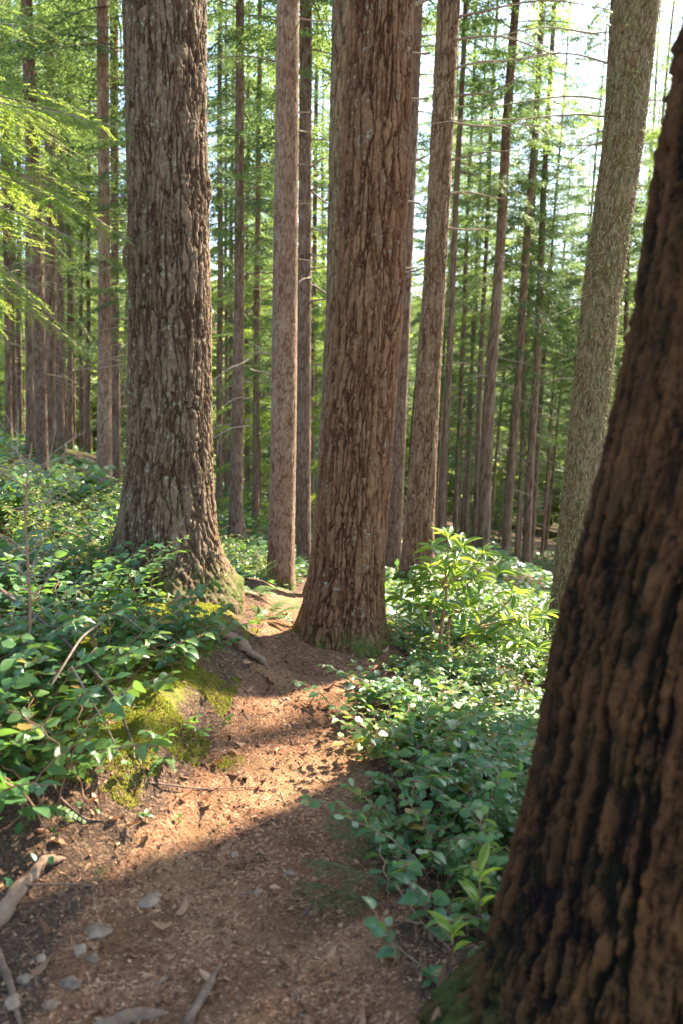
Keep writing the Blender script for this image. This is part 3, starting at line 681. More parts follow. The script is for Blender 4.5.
near_tree()

# ------------------------------------------------------------------ broad leaves, shrubs, ferns
def leaf_template(ws, arch=.12, fold=.12, wave=0.0):
    n = len(ws); T = []; F_ = []
    for q, (t, w_) in enumerate(ws):
        z = -arch * t * t; f = fold * w_
        T += [(t, -w_ * .5, z + f * .5 + wave * math.sin(q * 2.1)), (t, 0, z), (t, w_ * .5, z + f * .5 - wave * math.sin(q * 1.7))]
    for q in range(n - 1):
        a = q * 3; F_ += [(a, a + 1, a + 4, a + 3), (a + 1, a + 2, a + 5, a + 4)]
    return np.array(T), np.array(F_)
SALAL_B = leaf_template([(0, .04), (.1, .6), (.3, 1.0), (.5, .95), (.72, .68), (.88, .30), (1, .02)], .34, .30, .03)
SALAL_C = leaf_template([(0, .04), (.12, .38), (.3, .8), (.55, 1.0), (.75, .85), (.9, .5), (1, .02)], -.05, .05, .05)
SALAL_T = leaf_template([(0, .04), (.08, .5), (.25, .92), (.45, 1.0), (.68, .78), (.86, .42), (1, .02)], .16, .18, .012)
LONG_T = leaf_template([(0, .08), (.15, .45), (.4, .92), (.6, 1.0), (.82, .7), (1, .03)], .35, .25)
FROND_T = leaf_template([(0, .6), (.15, 1), (.5, .8), (.8, .45), (1, .03)], .12, .05)

def salal_mesh(seed, nst, hmin, hmax, leaf=.078, spread=.6, lm='salal', gap=.032):
    r = np.random.default_rng(seed); ms, ml = MB(), MB()
    for s_ in range(nst):
        az = r.random() * 6.28; L = hmin + (hmax - hmin) * r.random(); lean = spread * (.2 + r.random())
        base = np.array([.10 * r.normal(), .10 * r.normal(), -.03]); d = np.array([math.cos(az) * lean, math.sin(az) * lean, 1.0]); d /= np.linalg.norm(d)
        n = 12; u = np.linspace(0, 1, n); zig = .008 * np.where(np.arange(n) % 2, 1, -1)
        hz_ = np.array([math.cos(az), math.sin(az), 0]); sd = np.array([-hz_[1], hz_[0], 0])
        P = base + u[:, None] * d * L + (u ** 2.2)[:, None] * (hz_ * .35 * L + np.array([0, 0, -.28 * L])) + zig[:, None] * sd
        tube(ms, P, .0028 * (1 - .6 * u) + .0008, 5, .4 * r.random(), 0, False)
        m = int(L / gap); t0 = .22
        tt = t0 + (1 - t0) * (np.arange(m) + .4 * r.random(m)) / m; tt = tt[tt <= 1]
        m = len(tt); C = np.stack([np.interp(tt, u, P[:, a]) for a in range(3)], 1)
        side = np.where(np.arange(m) % 2, 1, -1)[:, None]
        tan = norm(P[-1] - P[0])
        D = hz_ * .35 + sd * side * (.9 + .3 * r.normal(size=(m, 1))) + tan * .5 + r.normal(size=(m, 3)) * .33; D[:, 2] = D[:, 2] * .45 + .08 * r.normal(size=m)
        N = np.array([0, 0, 1.0]) + r.normal(size=(m, 3)) * .42 - hz_ * .1
        LL = leaf * 1.28 * (.55 + .6 * r.random(m)) * (1.05 - .3 * tt); va = np.clip(.2 + .35 * r.random(m) + .25 * (tt > .85) * r.random(m), 0, 1)
        va = np.where(r.random(m) < .035, 1, np.minimum(va, .93)); pick = r.integers(0, 3, m); WW = LL * (.50 + .26 * r.random(m)); C = C + norm(D) * .006
        for w_, tp_ in enumerate((SALAL_T, SALAL_B, SALAL_C)):
            k_ = pick == w_
            if k_.any(): stamp(ml, *tp_, C[k_], D[k_], N[k_], LL[k_], WW[k_], va[k_])
    return ms.mesh('stems', [M['twig_red']]), ml.mesh('leaves', [M[lm]])
SAL = [salal_mesh(300 + q, 17, .22, .50, .066, .6, 'salal' if q % 2 else 'salal_light') for q in range(4)] + [salal_mesh(320 + q, 20, .35, .75, .074) for q in range(2)] + [salal_mesh(330 + q, 6, .14, .3, .066, .9) for q in range(2)]
SAL += [salal_mesh(350 + q, 16, .35, .75, .026, .7, 'huckle', .016) for q in range(2)]
nsal = [0]
def salal(x, y, k, sc, label, group, rz=None, dz=-.01):
    t = thing('salal_shrub', label, 'shrub', (x, y, hz(x, y) + dz), group, (0, 0, 6.28 * rng.random() if rz is None else rz)); t.scale = (sc,) * 3
    link('stems', SAL[k][0], t); link('leaves', SAL[k][1], t); nsal[0] += 1; return t
sal_spots = []
def sal_pix(px, py, k, sc, label, group):
    x, y = gpix(px, py)
    if path_mask(np.array([x]), np.array([y]))[0] > -.03: return
    sal_spots.append((x, y)); salal(x, y, k, sc, label, group)

# hand placed ones that read individually (pixels of their feet on the ground)
for px, py, k, sc, lab in [
    (30, 790, 0, 1.05, 'big dark-leaved salal shrub at the left edge above the curved twig'), (-15, 800, 1, 1.1, 'salal shrub cut by the left frame edge, lowest on the bank'),
    (-30, 730, 4, .9, 'tall salal shrub on the left frame edge'), (60, 735, 1, .9, 'sunlit salal shrub behind the dark-leaved one on the left bank'),
    (110, 690, 2, .95, 'salal shrub in the middle of the left bank above the bright moss'), (160, 670, 3, .85, 'pale glossy salal spray just above the mossy bank'),
    (185, 650, 0, .8, 'glossy salal spray against the foot of the massive left trunk'), (130, 640, 1, 1.0, 'glossy salal shrub in front of the massive left trunk'),
    (215, 660, 7, .8, 'small salal sprig beside the root of the massive left trunk'), (60, 660, 4, .8, 'tall salal shrub uphill at left, in half shade'),
    (150, 742, 6, .7, 'little salal sprig hanging over the bright moss'), (195, 735, 6, .6, 'small feathery salal sprig at the path edge below the moss'),
    (20, 680, 5, .8, 'dense salal shrub uphill by the left frame edge'), (95, 610, 5, .8, 'dense salal shrub left of the massive left trunk')]:
    sal_pix(px, py, k, sc, lab, 'salal shrubs on the left bank')
for px, py, k, sc, lab in [
    (385, 800, 7, .7, 'salal sprig reaching farthest over the right edge of the path'), (410, 840, 0, .7, 'salal shrub at the path edge below the longest sprig'),
    (440, 880, 1, .8, 'large-leaved salal shrub left of the dark foreground trunk'), (455, 950, 6, .9, 'low salal sprig beside the foot of the dark foreground trunk'),
    (395, 965, 7, .7, 'small trailing salal sprig on bare soil near the foreground trunk'), (400, 760, 2, .8, 'salal shrub at the right path edge beside the grass tuft'),
    (470, 830, 4, .7, 'tall salal shrub against the dark foreground trunk'), (430, 790, 5, .65, 'dense salal shrub in the middle of the right bank'),
    (385, 715, 3, .8, 'salal shrub on the bend of the path right of the massive red-brown trunk'), (500, 780, 4, .7, 'salal shrub half hidden by the dark foreground trunk')]:
    sal_pix(px, py, k, sc, lab, 'salal shrubs right of the path')
r_ = np.random.default_rng(77)
def fill(n, fx, fy, ks, scl, label, group, md):
    c = 0; tries = 0
    while c < n and tries < 6000:
        tries += 1; y = fy[0] + (fy[1] - fy[0]) * r_.random(); u = fx[0] + (fx[1] - fx[0]) * r_.random(); x = u * y
        if path_mask(np.array([x]), np.array([y]))[0] > -.16: continue
        if min(((x + 1.0) ** 2 + (y - 5) ** 2), (x - .02) ** 2 + (y - 5) ** 2) < .16: continue
        if (x - 1.3) ** 2 + (y - 1.65) ** 2 < .5: continue
        if any((x - a) ** 2 + (y - b) ** 2 < md * md for a, b in sal_spots): continue
        if 3.0 < y < 5 and -.9 < x < -.4: continue
        sal_spots.append((x, y)); v = (y - fy[0]) / (fy[1] - fy[0]); h = (u - fx[0]) / (fx[1] - fx[0]); kk = int(ks[r_.integers(len(ks))]); sc_ = scl * (.8 + .4 * r_.random())
        row = ('front', 'second', 'third', 'fourth', 'rearmost')[min(4, int(v * 5))]; colm = ('left edge', 'left part', 'middle', 'right part', 'right edge')[min(4, int(h * 5))]
        salal(x, y, kk, sc_, f"{'larger' if sc_ > scl else 'smaller'} {label}, {row} row, {colm}", group); c += 1
    return c
fill(26, (-.50, -.22), (3.0, 7.0), [0, 1, 2, 3, 4], .85, 'salal shrub around the massive left trunk', 'salal shrubs on the left slope', .26)
fill(40, (-.48, -.20), (7.0, 15), [4, 5, 0], 1.15, 'salal shrub in the thicket uphill of the left trunk', 'salal thicket uphill on the left', .4)
fill(62, (.07, .36), (2.3, 5.2), [0, 1, 2, 3, 7], .68, 'salal shrub, bank right of path', 'salal shrubs carpeting the right bank', .17)
fill(52, (.05, .36), (5.2, 10), [0, 1, 2, 4], .85, 'salal shrub, slope behind rhododendron', 'salal shrubs on the slope behind the rhododendron', .27)
fill(30, (-.19, .02), (6.6, 14), [0, 1, 2, 3], .65, 'low salal shrub beyond the bend of the path', 'salal shrubs beyond the bend of the path', .35)

fill(12, (-.50, -.20), (4.6, 9), [8, 9], 1.0, 'pale fine-leaved huckleberry bush, left slope', 'huckleberry bushes on the left slope', .2)
fill(14, (.08, .34), (3.4, 8), [8, 9], .75, 'pale fine-leaved huckleberry bush, right bank', 'huckleberry bushes on the right bank', .14)
# ground cover too dense to count, farther off and between the shrubs
def ground_cover():
    mb = MB(); r = np.random.default_rng(5)
    n = 26000; y = 6 + 40 * r.random(n) ** 1.5; x = y * (-.52 + 1.05 * r.random(n))
    ok = (path_mask(x, y) < -.15); x, y = x[ok], y[ok]
    cl = fbm(np.stack([x * .8, y * .8, x * 0], 1), 3, 8); ok = cl > -.22; x, y, cl = x[ok], y[ok], cl[ok]; n = len(x)
    z = height(x, y) + .02 + (.30 * (cl + .25)) * r.random(n)
    D = r.normal(size=(n, 3)); D[:, 2] *= .3; N = np.array([0, 0, 1.]) + r.normal(size=(n, 3)) * .4
    L = (.07 + .05 * r.random(n)) * np.clip(y / 10, .8, 2.2)
    stamp(mb, T_leaf, F_leaf, np.stack([x, y, z], 1), D, N, L, L * .75, r.random(n) * .8)
    # near: small leaves between the salal shrubs
    n = 5200; y = 2.2 + 5 * r.random(n); x = -2.6 + 5.2 * r.random(n); pm = path_mask(x, y)
    ok = (pm < -.10) & ~((x < 0) & (pm > -.45) & (y > 2.9)) & (fbm(np.stack([x * 2, y * 2, x * 0], 1), 2, 5) > -.15); x, y = x[ok], y[ok]; n = len(x)
    D = r.normal(size=(n, 3)); D[:, 2] = .25 * D[:, 2]; N = np.array([0, 0, 1.]) + r.normal(size=(n, 3)) * .4; L = .02 + .03 * r.random(n)
    stamp(mb, *SALAL_T, np.stack([x, y, height(x, y, True) + .02 + .10 * r.random(n)], 1), D, N, L, L * .6, r.random(n))
    o = link('undergrowth', mb.mesh('undergrowth', [M['salal']])); tag(o, 'low leafy undergrowth spread over the forest floor', 'undergrowth', kind='stuff')
ground_cover()

# rhododendron right of the centre trunk
def rhodo():
    bx_, by_ = .62, 5.0; b0 = np.array([bx_, by_, hz(bx_, by_) - .02])
    t = thing('rhododendron', 'wild rhododendron with long yellow-green leaves in rosettes right of the red-brown trunk', 'shrub', b0)
    r = np.random.default_rng(9); ml = MB()
    tips = [(455, 552, 5.0), (420, 575, 5.0), (475, 560, 5.1), (440, 545, 4.9), (405, 590, 5.1), (490, 580, 4.9), (505, 600, 4.8), (520, 625, 4.7), (465, 585, 4.7), (445, 580, 5.2), (430, 610, 4.9), (510, 650, 4.6), (535, 620, 5.0),
            (480, 640, 4.8), (500, 630, 5.2), (460, 615, 4.9), (395, 560 + 45, 5.1), (530, 655, 4.8), (425, 555, 5.2)]
    mids = [np.array([.55, 5.0, b0[2] + .42]), np.array([.68, 5.0, b0[2] + .40]), np.array([.80, 4.95, b0[2] + .30]), np.array([.62, 5.05, b0[2] + .55])]
    for q, m_ in enumerate(mids):
        u = np.linspace(0, 1, 7)[:, None]; mb = MB(); P = b0 * (1 - u) + m_ * u + np.sin(u * 5 + q) * np.array([.02, .01, 0])
        tube(mb, P - b0, np.linspace(.013, .008, 7), 7, .3); mm = mb
        for k, (px, py, d) in enumerate(tips):
            tp = at(px + 8, py - 6, d)[0]; dm = [np.linalg.norm(tp - m2) for m2 in mids]
            if int(np.argmin(dm)) != q: continue
            P2 = m_ * (1 - u) + tp * u + (u * (1 - u)) * (np.array([0, 0, -.08]) + .08 * r.normal(size=3)); tube(mm, P2 - b0, np.linspace(.007, .0035, 7), 6, .4)
            for w_, (f, nl) in enumerate([(1.0, 11), (.72, 7), (.5, 3)]):
                c = m_ * (1 - f) + tp * f + f * (1 - f) * np.array([0, 0, -.08])
                az = np.arange(nl) / nl * 6.28 + r.random() * 3 + .3 * r.normal(size=nl); el = (.35 if w_ == 0 else .0) + .35 * r.normal(size=nl)
                D = np.stack([np.cos(az) * np.cos(el), np.sin(az) * np.cos(el), np.sin(el)], 1)
                L = .115 * (.65 + .5 * r.random(nl)); stamp(ml, *LONG_T, np.repeat((c - b0)[None], nl, 0) + D * .008, D, np.array([0, 0, 1.]) + .25 * r.normal(size=(nl, 3)), L, L * .30, np.clip(.35 + .4 * r.random(nl) + .2 * (tp[2] > .4), 0, 1))
        link('stem', mm.mesh('stem', [M['twig_red']]), t)
    link('leaves', ml.mesh('leaves', [M['rhodo']]), t)
rhodo()

def fern_mesh(seed, nf, L, spread=.9, pinl=.075, az0=0, az1=6.28):
    r = np.random.default_rng(seed); mb = MB()
    for q in range(nf):
        az = az0 + (az1 - az0) * (q + .5 * r.random()) / nf; l = L * (.7 + .4 * r.random()); u = np.linspace(0, 1, 14)
        h = np.array([math.cos(az), math.sin(az), 0]); sd = np.array([-h[1], h[0], 0])
        P = u[:, None] * h * l * spread + np.array([0, 0, 1]) * (l * (.75 * u - .72 * u ** 2))[:, None] + sd * (.05 * l * np.sin(u * 3 + q))[:, None]
        tube(mb, P, .0022 * (1 - .7 * u), 4, .2, 0, False)
        m = int(l / .016); t = .15 + .85 * (np.arange(m) + .5) / m; C = np.stack([np.interp(t, u, P[:, a]) for a in range(3)], 1); tan = norm(np.gradient(C, axis=0))
        for s in (1, -1):
            D = sd * s + tan * .35 + r.normal(size=(m, 3)) * .05; pl = pinl * np.sin(np.clip(t * 1.25 + .2, 0, 1.45) * math.pi / 1.5) ** .8 * (1.1 - t * .75); pl = np.clip(pl, .008, 1)
            N = np.cross(tan, sd) ; N = N * np.sign(N[:, 2:3] + 1e-6); stamp(mb, *FROND_T, C, D, N + .1 * r.normal(size=(m, 3)), pl, .014 + .0 * pl, .3 + .4 * r.random())
    return mb.mesh('fronds', [M['fern']])
for q, (px, py, nf, L, lab, pl, az) in enumerate([
    (505, 740, 7, .42, 'pale sword fern right of the path, half behind the dark foreground trunk', .07, (0, 6.28)), (525, 775, 6, .36, 'lower sword fern tucked against the dark foreground trunk', .06, (2, 5)),
    (165, 765, 3, .16, 'small fern beside the bright moss at the path edge', .03, (3.5, 6)), (270, 620, 6, .36, 'sunlit fern beside the path bend behind the massive left trunk', .06, (0, 6.28)),
    (255, 600, 6, .34, 'sunlit fern farther along the path bend', .06, (0, 6.28)), (20, 745, 4, .2, 'dark fern under the salal at the left frame edge', .04, (3, 6)), (555, 640, 7, .5, 'fern on the slope beside the mossy leaning trunk', .07, (0, 6.28))]):
    x, y = gpix(px, py); o = link('sword_fern', fern_mesh(400 + q, nf, L, .9, pl, *az), None, (x, y, hz(x, y))); tag(o, lab, 'fern', 'ferns')
# cut frond lying on the soil at left
x, y = gpix(16, 838); o = link('fern_frond', fern_mesh(431, 1, .21, 1.0, .045, -.1, .1), None, (x, y, hz(x, y) + .05), (0.35, .12, .2)); tag(o, 'single pale green fern frond lying on dark soil at lower left', 'fern frond')

# hemlock with sunny sprays reaching in at upper left; its trunk stands outside the frame
def hemlock():
    x, y = -2.50, 4.6; b = hz(x, y); zs = np.linspace(-.2, 7, 60)
    t = thing('hemlock_tree', 'young hemlock whose drooping yellow-green sprays reach in at upper left', 'tree', (x, y, b))
    link('trunk', trunk_mesh('trunk', zs, .02 * np.sin(zs), .02 * np.cos(zs), .06 * np.clip(1 - zs / 7.5, .1, 1), 24, M['bark_far'], .04, .15, .005, 140, .3, .15, 4, .2), t)
    meshes = [mesh_np('spray', a[0], a[1], [M['needles_young'], M['twig']], {'v': a[2]}, False, a[3]) for a in B_fine]
    for q, (z, az, tilt, s) in enumerate([(2.6, -.12, -.20, .78), (2.75, .15, -.12, .82), (2.45, .05, -.30, .75), (2.95, -.05, .02, .80), (2.3, .3, -.30, .7), (2.62, -.35, -.28, .72), (3.1, .3, .0, .75), (2.2, -.25, -.32, .55), (2.85, .45, -.1, .8),
                                          (3.25, -.2, .1, .62), (2.5, -.6, -.3, .7),  (3.5, .1, .1, .6), (2.7, 1.2, -.1, .8), (3.3, 1.0, 0, .8), (2.6, -1.3, -.1, .7), (3.2, 2.4, 0, .8), (2.8, 3.6, -.1, .8), (3.7, -.8, .1, .6)]):
        o = link('spray', meshes[q % 3], t, (0, 0, z - b)); o.rotation_euler = (.25 * math.sin(q * 3), -tilt, az); o.scale = (s * 1.15,) * 3
hemlock()

# ------------------------------------------------------------------ sticks, roots, stones, litter
def stick(name, label, cat, pix, r0, material='twig', lift=.0, seed=0, group=None, k=7, zoff=None, twigs=0):
    pts = []
    for q, e in enumerate(pix):
        x, y = gpix(e[0], e[1]); pts.append([x, y, hz(x, y) + r0 * .6 + lift + (e[2] if len(e) > 2 else 0)])
    pts = np.array(pts); u = np.linspace(0, len(pts) - 1, (26 if r0 > .012 else 8) * len(pts)); P = np.stack([np.interp(u, np.arange(len(pts)), pts[:, a]) for a in range(3)], 1)
    for _ in range(3): P[1:-1] = (P[:-2] + 2 * P[1:-1] + P[2:]) / 4
    r = np.random.default_rng(seed); n = len(P); P[:, 2] += r0 * .3 * fbm(np.stack([u * 2, u * 0 + seed, u * 0], 1), 2, seed)
    b = P[0].copy(); mb = MB(); R = r0 * (1 - .6 * np.linspace(0, 1, n)) * (1 + .3 * fbm(np.stack([u * 3, u * 0, u * 0 + seed], 1), 2, 3)) * np.sqrt(sst(-.02, .2, 1 - np.linspace(0, 1, n)))
    tube(mb, P - b, R, k, .3 * r.random())
    if r0 > .012:
        vv = mb.V[0]; cc = np.repeat(P - b, k, 0); rad_ = vv - cc
        mb.V[0] = cc + rad_ * (1 + .45 * fbm(vv * 28 + seed, 3, seed + 2) + .25 * fbm(vv * 60, 2, seed))[:, None]
    for w_ in range(twigs):
        c = P[int((.3 + .6 * r.random()) * n)] - b; dd = r.normal(size=3); dd[2] = abs(dd[2]) * .3; v = np.linspace(0, 1, 6)[:, None]; tube(mb, c + v * dd * r0 * 14, r0 * .4 * (1 - .7 * v[:, 0]), 4, .4, 0, False)
    return tag(link(name, mb.mesh(name, [M[material]]), None, b), label, cat, group)
stick('fallen_branch', 'dark fallen branch lying across the left bank, running down through the salal', 'branch', [(-12, 640, .25), (60, 690, .22), (115, 735, .14), (148, 792, .01)], .009, 'twig_dark', seed=1, twigs=3)
stick('fallen_branch', 'pale arching twig over the dark branch on the left bank', 'branch', [(55, 760, .22), (85, 720, .30), (120, 690, .30), (150, 690, .2)], .005, 'twig', seed=2)
stick('fallen_branch', 'curved grey-white twig at lower left under the dark salal', 'branch', [(42, 782, .05), (60, 808, .02), (85, 824, .005), (112, 826, 0)], .006, 'root', seed=3)
stick('fallen_branch', 'thin straight twig lying on the path below the bright moss', 'branch', [(150, 788), (200, 790), (266, 790)], .004, 'twig_dark', seed=4, twigs=2)
stick('fallen_branch', 'thin pale twig hanging down the moss bank into the soil', 'branch', [(75, 745, .25), (110, 770, .12), (140, 800, 0)], .004, 'twig', seed=12)
stick('fallen_branch', 'bent bare twig at the right edge of the path beside the fir sprig', 'branch', [(303, 922), (312, 912, .01), (326, 906, .01)], .004, 'twig_dark', seed=5)
stick('fallen_branch', 'trailing bare twig under the salal near the foreground trunk', 'branch', [(395, 900, .05), (420, 930, .03), (460, 965, .01)], .004, 'root', seed=6, twigs=2)
stick('fallen_branch', 'low bare twig nearest the foreground trunk on bare soil', 'branch', [(372, 935, .02), (400, 960, .02), (440, 985, .0)], .004, 'root', seed=7, twigs=2)
stick('fallen_branch', 'short pointed grey branch at the bottom of the path', 'branch', [(186, 1030), (205, 1000, .01), (222, 976, .015)], .014, 'root', seed=8)
stick('fallen_branch', 'twig lying across the brown root at lower left', 'branch', [(20, 905, .05), (75, 892, .01), (100, 888)], .004, 'twig_dark', seed=9)
stick('tree_root', 'knobbly brown root emerging at the left edge of the path', 'root', [(-15, 935, .0), (20, 905, .02), (45, 872, .022), (66, 858, -.01)], .027, 'root', seed=10, k=16)
stick('tree_root', 'grey root stub in the lower left corner', 'root', [(-5, 960, .02), (10, 985, .0), (22, 1035)], .014, 'root', seed=11, k=12)
stick('tree_root', 'broad flat root breaking the surface at the bottom edge', 'root', [(90, 1040, -.02), (130, 1018, -.005), (180, 1014, -.03)], .026, 'root', seed=13, k=14)
stick('tree_root', 'pale root crossing soil beside the massive left trunk', 'root', [(215, 640, .02), (242, 655, .01), (262, 664, -.01), (272, 670, -.04)], .035, 'root', seed=14, k=12)
stick('tree_root', 'grey root at the far bend of the path', 'root', [(240, 600, .02), (256, 600, .0), (268, 604, -.02)], .018, 'root', seed=15, k=12)
for q in range(14):
    r = np.random.default_rng(900 + q); px, py = 120 + 240 * r.random(), 700 + 310 * r.random(); a = r.random() * 3.14; l = 8 + 18 * r.random()
    stick('twig', 'small dry twig resting on the path', 'twig', [(px, py), (px + l * math.cos(a) * .6, py + l * .4 * math.sin(a) + 2 * r.normal()), (px + l * math.cos(a), py + l * .5 * math.sin(a))], .0022, 'twig', seed=40 + q, group='small dry twigs on the path', k=5)

def bare_shrub():
    x, y = gpix(22, 700); b = np.array([x, y, hz(x, y)]); mb = MB(); r = np.random.default_rng(66)
    t = thing('bare_shrub', 'leafless reddish sapling with fine upright twigs near the left edge', 'shrub', b)
    u = np.linspace(0, 1, 12)[:, None]; P = u * np.array([.06, .1, .95]) + np.sin(u * 6) * np.array([.02, 0, 0]); tube(mb, P, .007 * (1 - .6 * u[:, 0]), 6, .2)
    link('stem', mb.mesh('stem', [M['twig_red']]), t); mb = MB()
    for q in range(22):
        c = P[int(3 + 8 * r.random())]; az = r.random() * 6.28; l = .12 + .3 * r.random(); v = np.linspace(0, 1, 7)[:, None]
        d = np.array([math.cos(az), math.sin(az) * .6, .25 + .5 * r.random()]); PP = c + v * d * l + .02 * np.sin(v * 9 + q) * r.normal(size=3); tube(mb, PP, .0025 * (1 - .6 * v[:, 0]), 4, .3, 0, False)
        for w_ in range(3):
            c2 = PP[2 + w_]; d2 = d + r.normal(size=3) * .6; tube(mb, c2 + v * d2 * l * .35, .0014, 3, .5, 0, False)
    link('twigs', mb.mesh('twigs', [M['twig']]), t)
bare_shrub()

stones = [(93, 929, 15, 'largest pale tan stone set flat in the lower left of the path', .35), (150, 901, 13, 'long flat stone in the middle of the path', .3), (80, 953, 9, 'tan stone just below the largest pale stone', .5),
          (70, 988, 10, 'grey stone near the lower left corner', .6), (25, 980, 9, 'brownish stone touching the root stub', .6), (12, 1004, 9, 'pale stone in the lower left corner', .6), (290, 874, 6, 'small grey stone on the shaded right half of the path', .6),
          (258, 895, 5, 'small pinkish stone by the flat stone', .6), (40, 960, 6, 'small dark stone left of the tan stone', .7), (92, 962, 7, 'dark rounded stone beneath the largest pale stone', .6), (50, 1006, 7, 'small pale stone at the bottom edge', .6),
          (235, 852, 5, 'small pale stone in the sunny patch', .6), (187, 850, 4, 'tiny stone left in the sunny patch', .6), (285, 700, 5, 'stone beside the path under the massive left trunk', .6)]
for q, (px, py, wpx, lab, fl) in enumerate(stones):
    x, y = gpix(px, py); dd = math.hypot(y, CAM_H); r0 = wpx / F * dd * .85; mb = MB(); blob(mb, (0, 0, 0), r0, 500 + q, 4, .38, (1.1, .8, fl), .15 * (q % 3))
    tag(link('stone', mb.mesh('stone', [M['stone']]), None, (x, y, hz(x, y) - r0 * fl * .22), (0, 0, q)), lab, 'stone', 'stones on the path')

def litter():
    r = np.random.default_rng(3); mb = MB()
    # chips and crumbs
    def put(n, szf, y0, y1, side, tmpl=(T_leaf, F_leaf), asp=.5, tilt=.35, hi=.004):
        y = y0 + (y1 - y0) * r.random(n) ** 1.3; l = np.interp(y, PE[:, 0], PE[:, 1]); rr_ = np.interp(y, PE[:, 0], PE[:, 2])
        x = l - side + (rr_ - l + 2 * side) * r.random(n); L = szf * (.4 + r.random(n) ** 2 * 1.4)
        D = r.normal(size=(n, 3)); D[:, 2] *= tilt * .6; N = np.array([0, 0, 1.]) + r.normal(size=(n, 3)) * tilt
        stamp(mb, tmpl[0], tmpl[1], np.stack([x, y, height(x, y, True) + hi * r.random(n)], 1), D, N, L, L * asp, r.random(n) ** 1.6)
    put(17000, .010, 1.5, 5.6, .12, asp=.7, tilt=.6)
    put(15000, .024, 1.5, 6.5, .25, asp=.09, tilt=.25)
    put(2500, .02, 1.5, 4.5, .35, asp=.55, tilt=.4)
    put(420, .045, 1.6, 5.5, .45, (SALAL_B[0] * np.array([1, 1, -1.3]), SALAL_B[1]), .5, .5, .012)
    # crumbs of soil and grit, small lumps
    n = 7000; y = 1.5 + 3.2 * r.random(n) ** 1.3; l = np.interp(y, PE[:, 0], PE[:, 1]); rr_ = np.interp(y, PE[:, 0], PE[:, 2]); x = l - .25 + (rr_ - l + .4) * r.random(n)
    Tt = np.array([(1, 0, 0), (-.5, .8, 0), (-.5, -.8, 0), (.1, .1, .8)]); Ft = np.array([[0, 1, 3], [1, 2, 3], [2, 0, 3]]); L = .0035 + .005 * r.random(n) ** 4
    stamp(mb, Tt, Ft, np.stack([x, y, height(x, y, True) - .001], 1), np.c_[r.normal(size=(n, 2)), np.zeros(n)], np.array([0, 0, 1.]) + .2 * r.normal(size=(n, 3)), L, L, r.random(n) ** 1.5)
    o = link('litter', mb.mesh('litter', [M['litter']], False)); tag(o, 'wood chips, dry needles and crumbs strewn over the path', 'litter', kind='stuff')
litter()
def moss():
    r = np.random.default_rng(8); mb = MB(); n = 170000
    y = 2.7 + 2.6 * r.random(n); l = np.interp(y, PE[:, 0], PE[:, 1]); o_ = r.random(n) * .75; x = l - .02 - o_
    den = fbm(np.stack([x * 5, y * 5, x * 0], 1), 3, 71) + .35 - np.abs(o_ - .3) * .9
    ok = den > .12; x, y = x[ok], y[ok]; n = len(x)
    D = np.array([0, 0, 1.]) + r.normal(size=(n, 3)) * .5; N = r.normal(size=(n, 3)); L = .007 + .011 * r.random(n)
    stamp(mb, T_leaf, F_leaf, np.stack([x, y, height(x, y, True) - .003], 1), D, N, L, L * .3, np.clip(.3 + .5 * r.random(n), 0, 1))
    o = link('moss', mb.mesh('moss', [M['moss']], False)); tag(o, 'bright yellow-green moss carpeting the cut bank left of the path', 'moss', kind='stuff')
moss()
# dead leaves, green sprigs, tufts
DL = leaf_template([(0, .1), (.2, .7), (.45, 1), (.7, .8), (.9, .4), (1, .05)], -.25, .5, .05)
leafl = ['curled brown dead leaf lying on dark soil left of the path', 'small brown dead leaf on the path']
for q, (px, py) in enumerate([(85, 808), (100, 812), (120, 826), (128, 832), (95, 820), (50, 838), (60, 832), (135, 800), (190, 780), (215, 765), (170, 812), (66, 850), (150, 835), (200, 806), (240, 760), (205, 745), (180, 800)]):
    x, y = gpix(px, py); mb = MB(); r = np.random.default_rng(700 + q); L = .035 + .03 * r.random()
    stamp(mb, *DL, np.zeros((1, 3)), np.array([[math.cos(q * 2.), math.sin(q * 2.), .1]]), np.array([[.2 * r.normal(), .2 * r.normal(), 1.]]), L, L * .6, r.random())
    tag(link('dead_leaf', mb.mesh('dead_leaf', [M['dead_leaf']]), None, (x, y, hz(x, y) + .008)), leafl[px > 140], 'leaf', 'dead leaves left of the path' if px <= 140 else 'dead leaves on the path')
def sprig(name, label, cat, px, py, L, az, material, seed):
    x, y = gpix(px, py); a = bough(L, seed, .011, .020, .0032, .0045, .05, fine=False)
    V = a[0].copy(); me = mesh_np(name, V, a[1], [M[material], M['twig_dark']], {'v': a[2] * .5}, False, a[3])
    return tag(link(name, me, None, (x, y, hz(x, y) + .02), (.25 * math.sin(seed), -.10 - (.3 if L > .2 else 0) * (seed % 2), az)), label, cat)
mo = sprig('fir_sprig', 'dark green fir sprig lying over the right edge of the path', 'sprig', 398, 884, .32, 3.4, 'needles', 811)
sprig('fir_sprig', 'second dark fir sprig in front of the first at the path edge', 'sprig', 390, 908, .30, 2.9, 'needles', 812)
sprig('fir_sprig', 'upper dark fir sprig leaning against salal at the path edge', 'sprig', 400, 866, .28, 2.7, 'needles', 815)
sprig('fir_sprig', 'tiny green sprig in shade at the left side of the path', 'sprig', 92, 880, .05, .5, 'needles_young', 813)
sprig('fir_sprig', 'tiny green sprig in the middle of the sunny path', 'sprig', 215, 825, .04, .2, 'needles_young', 814)
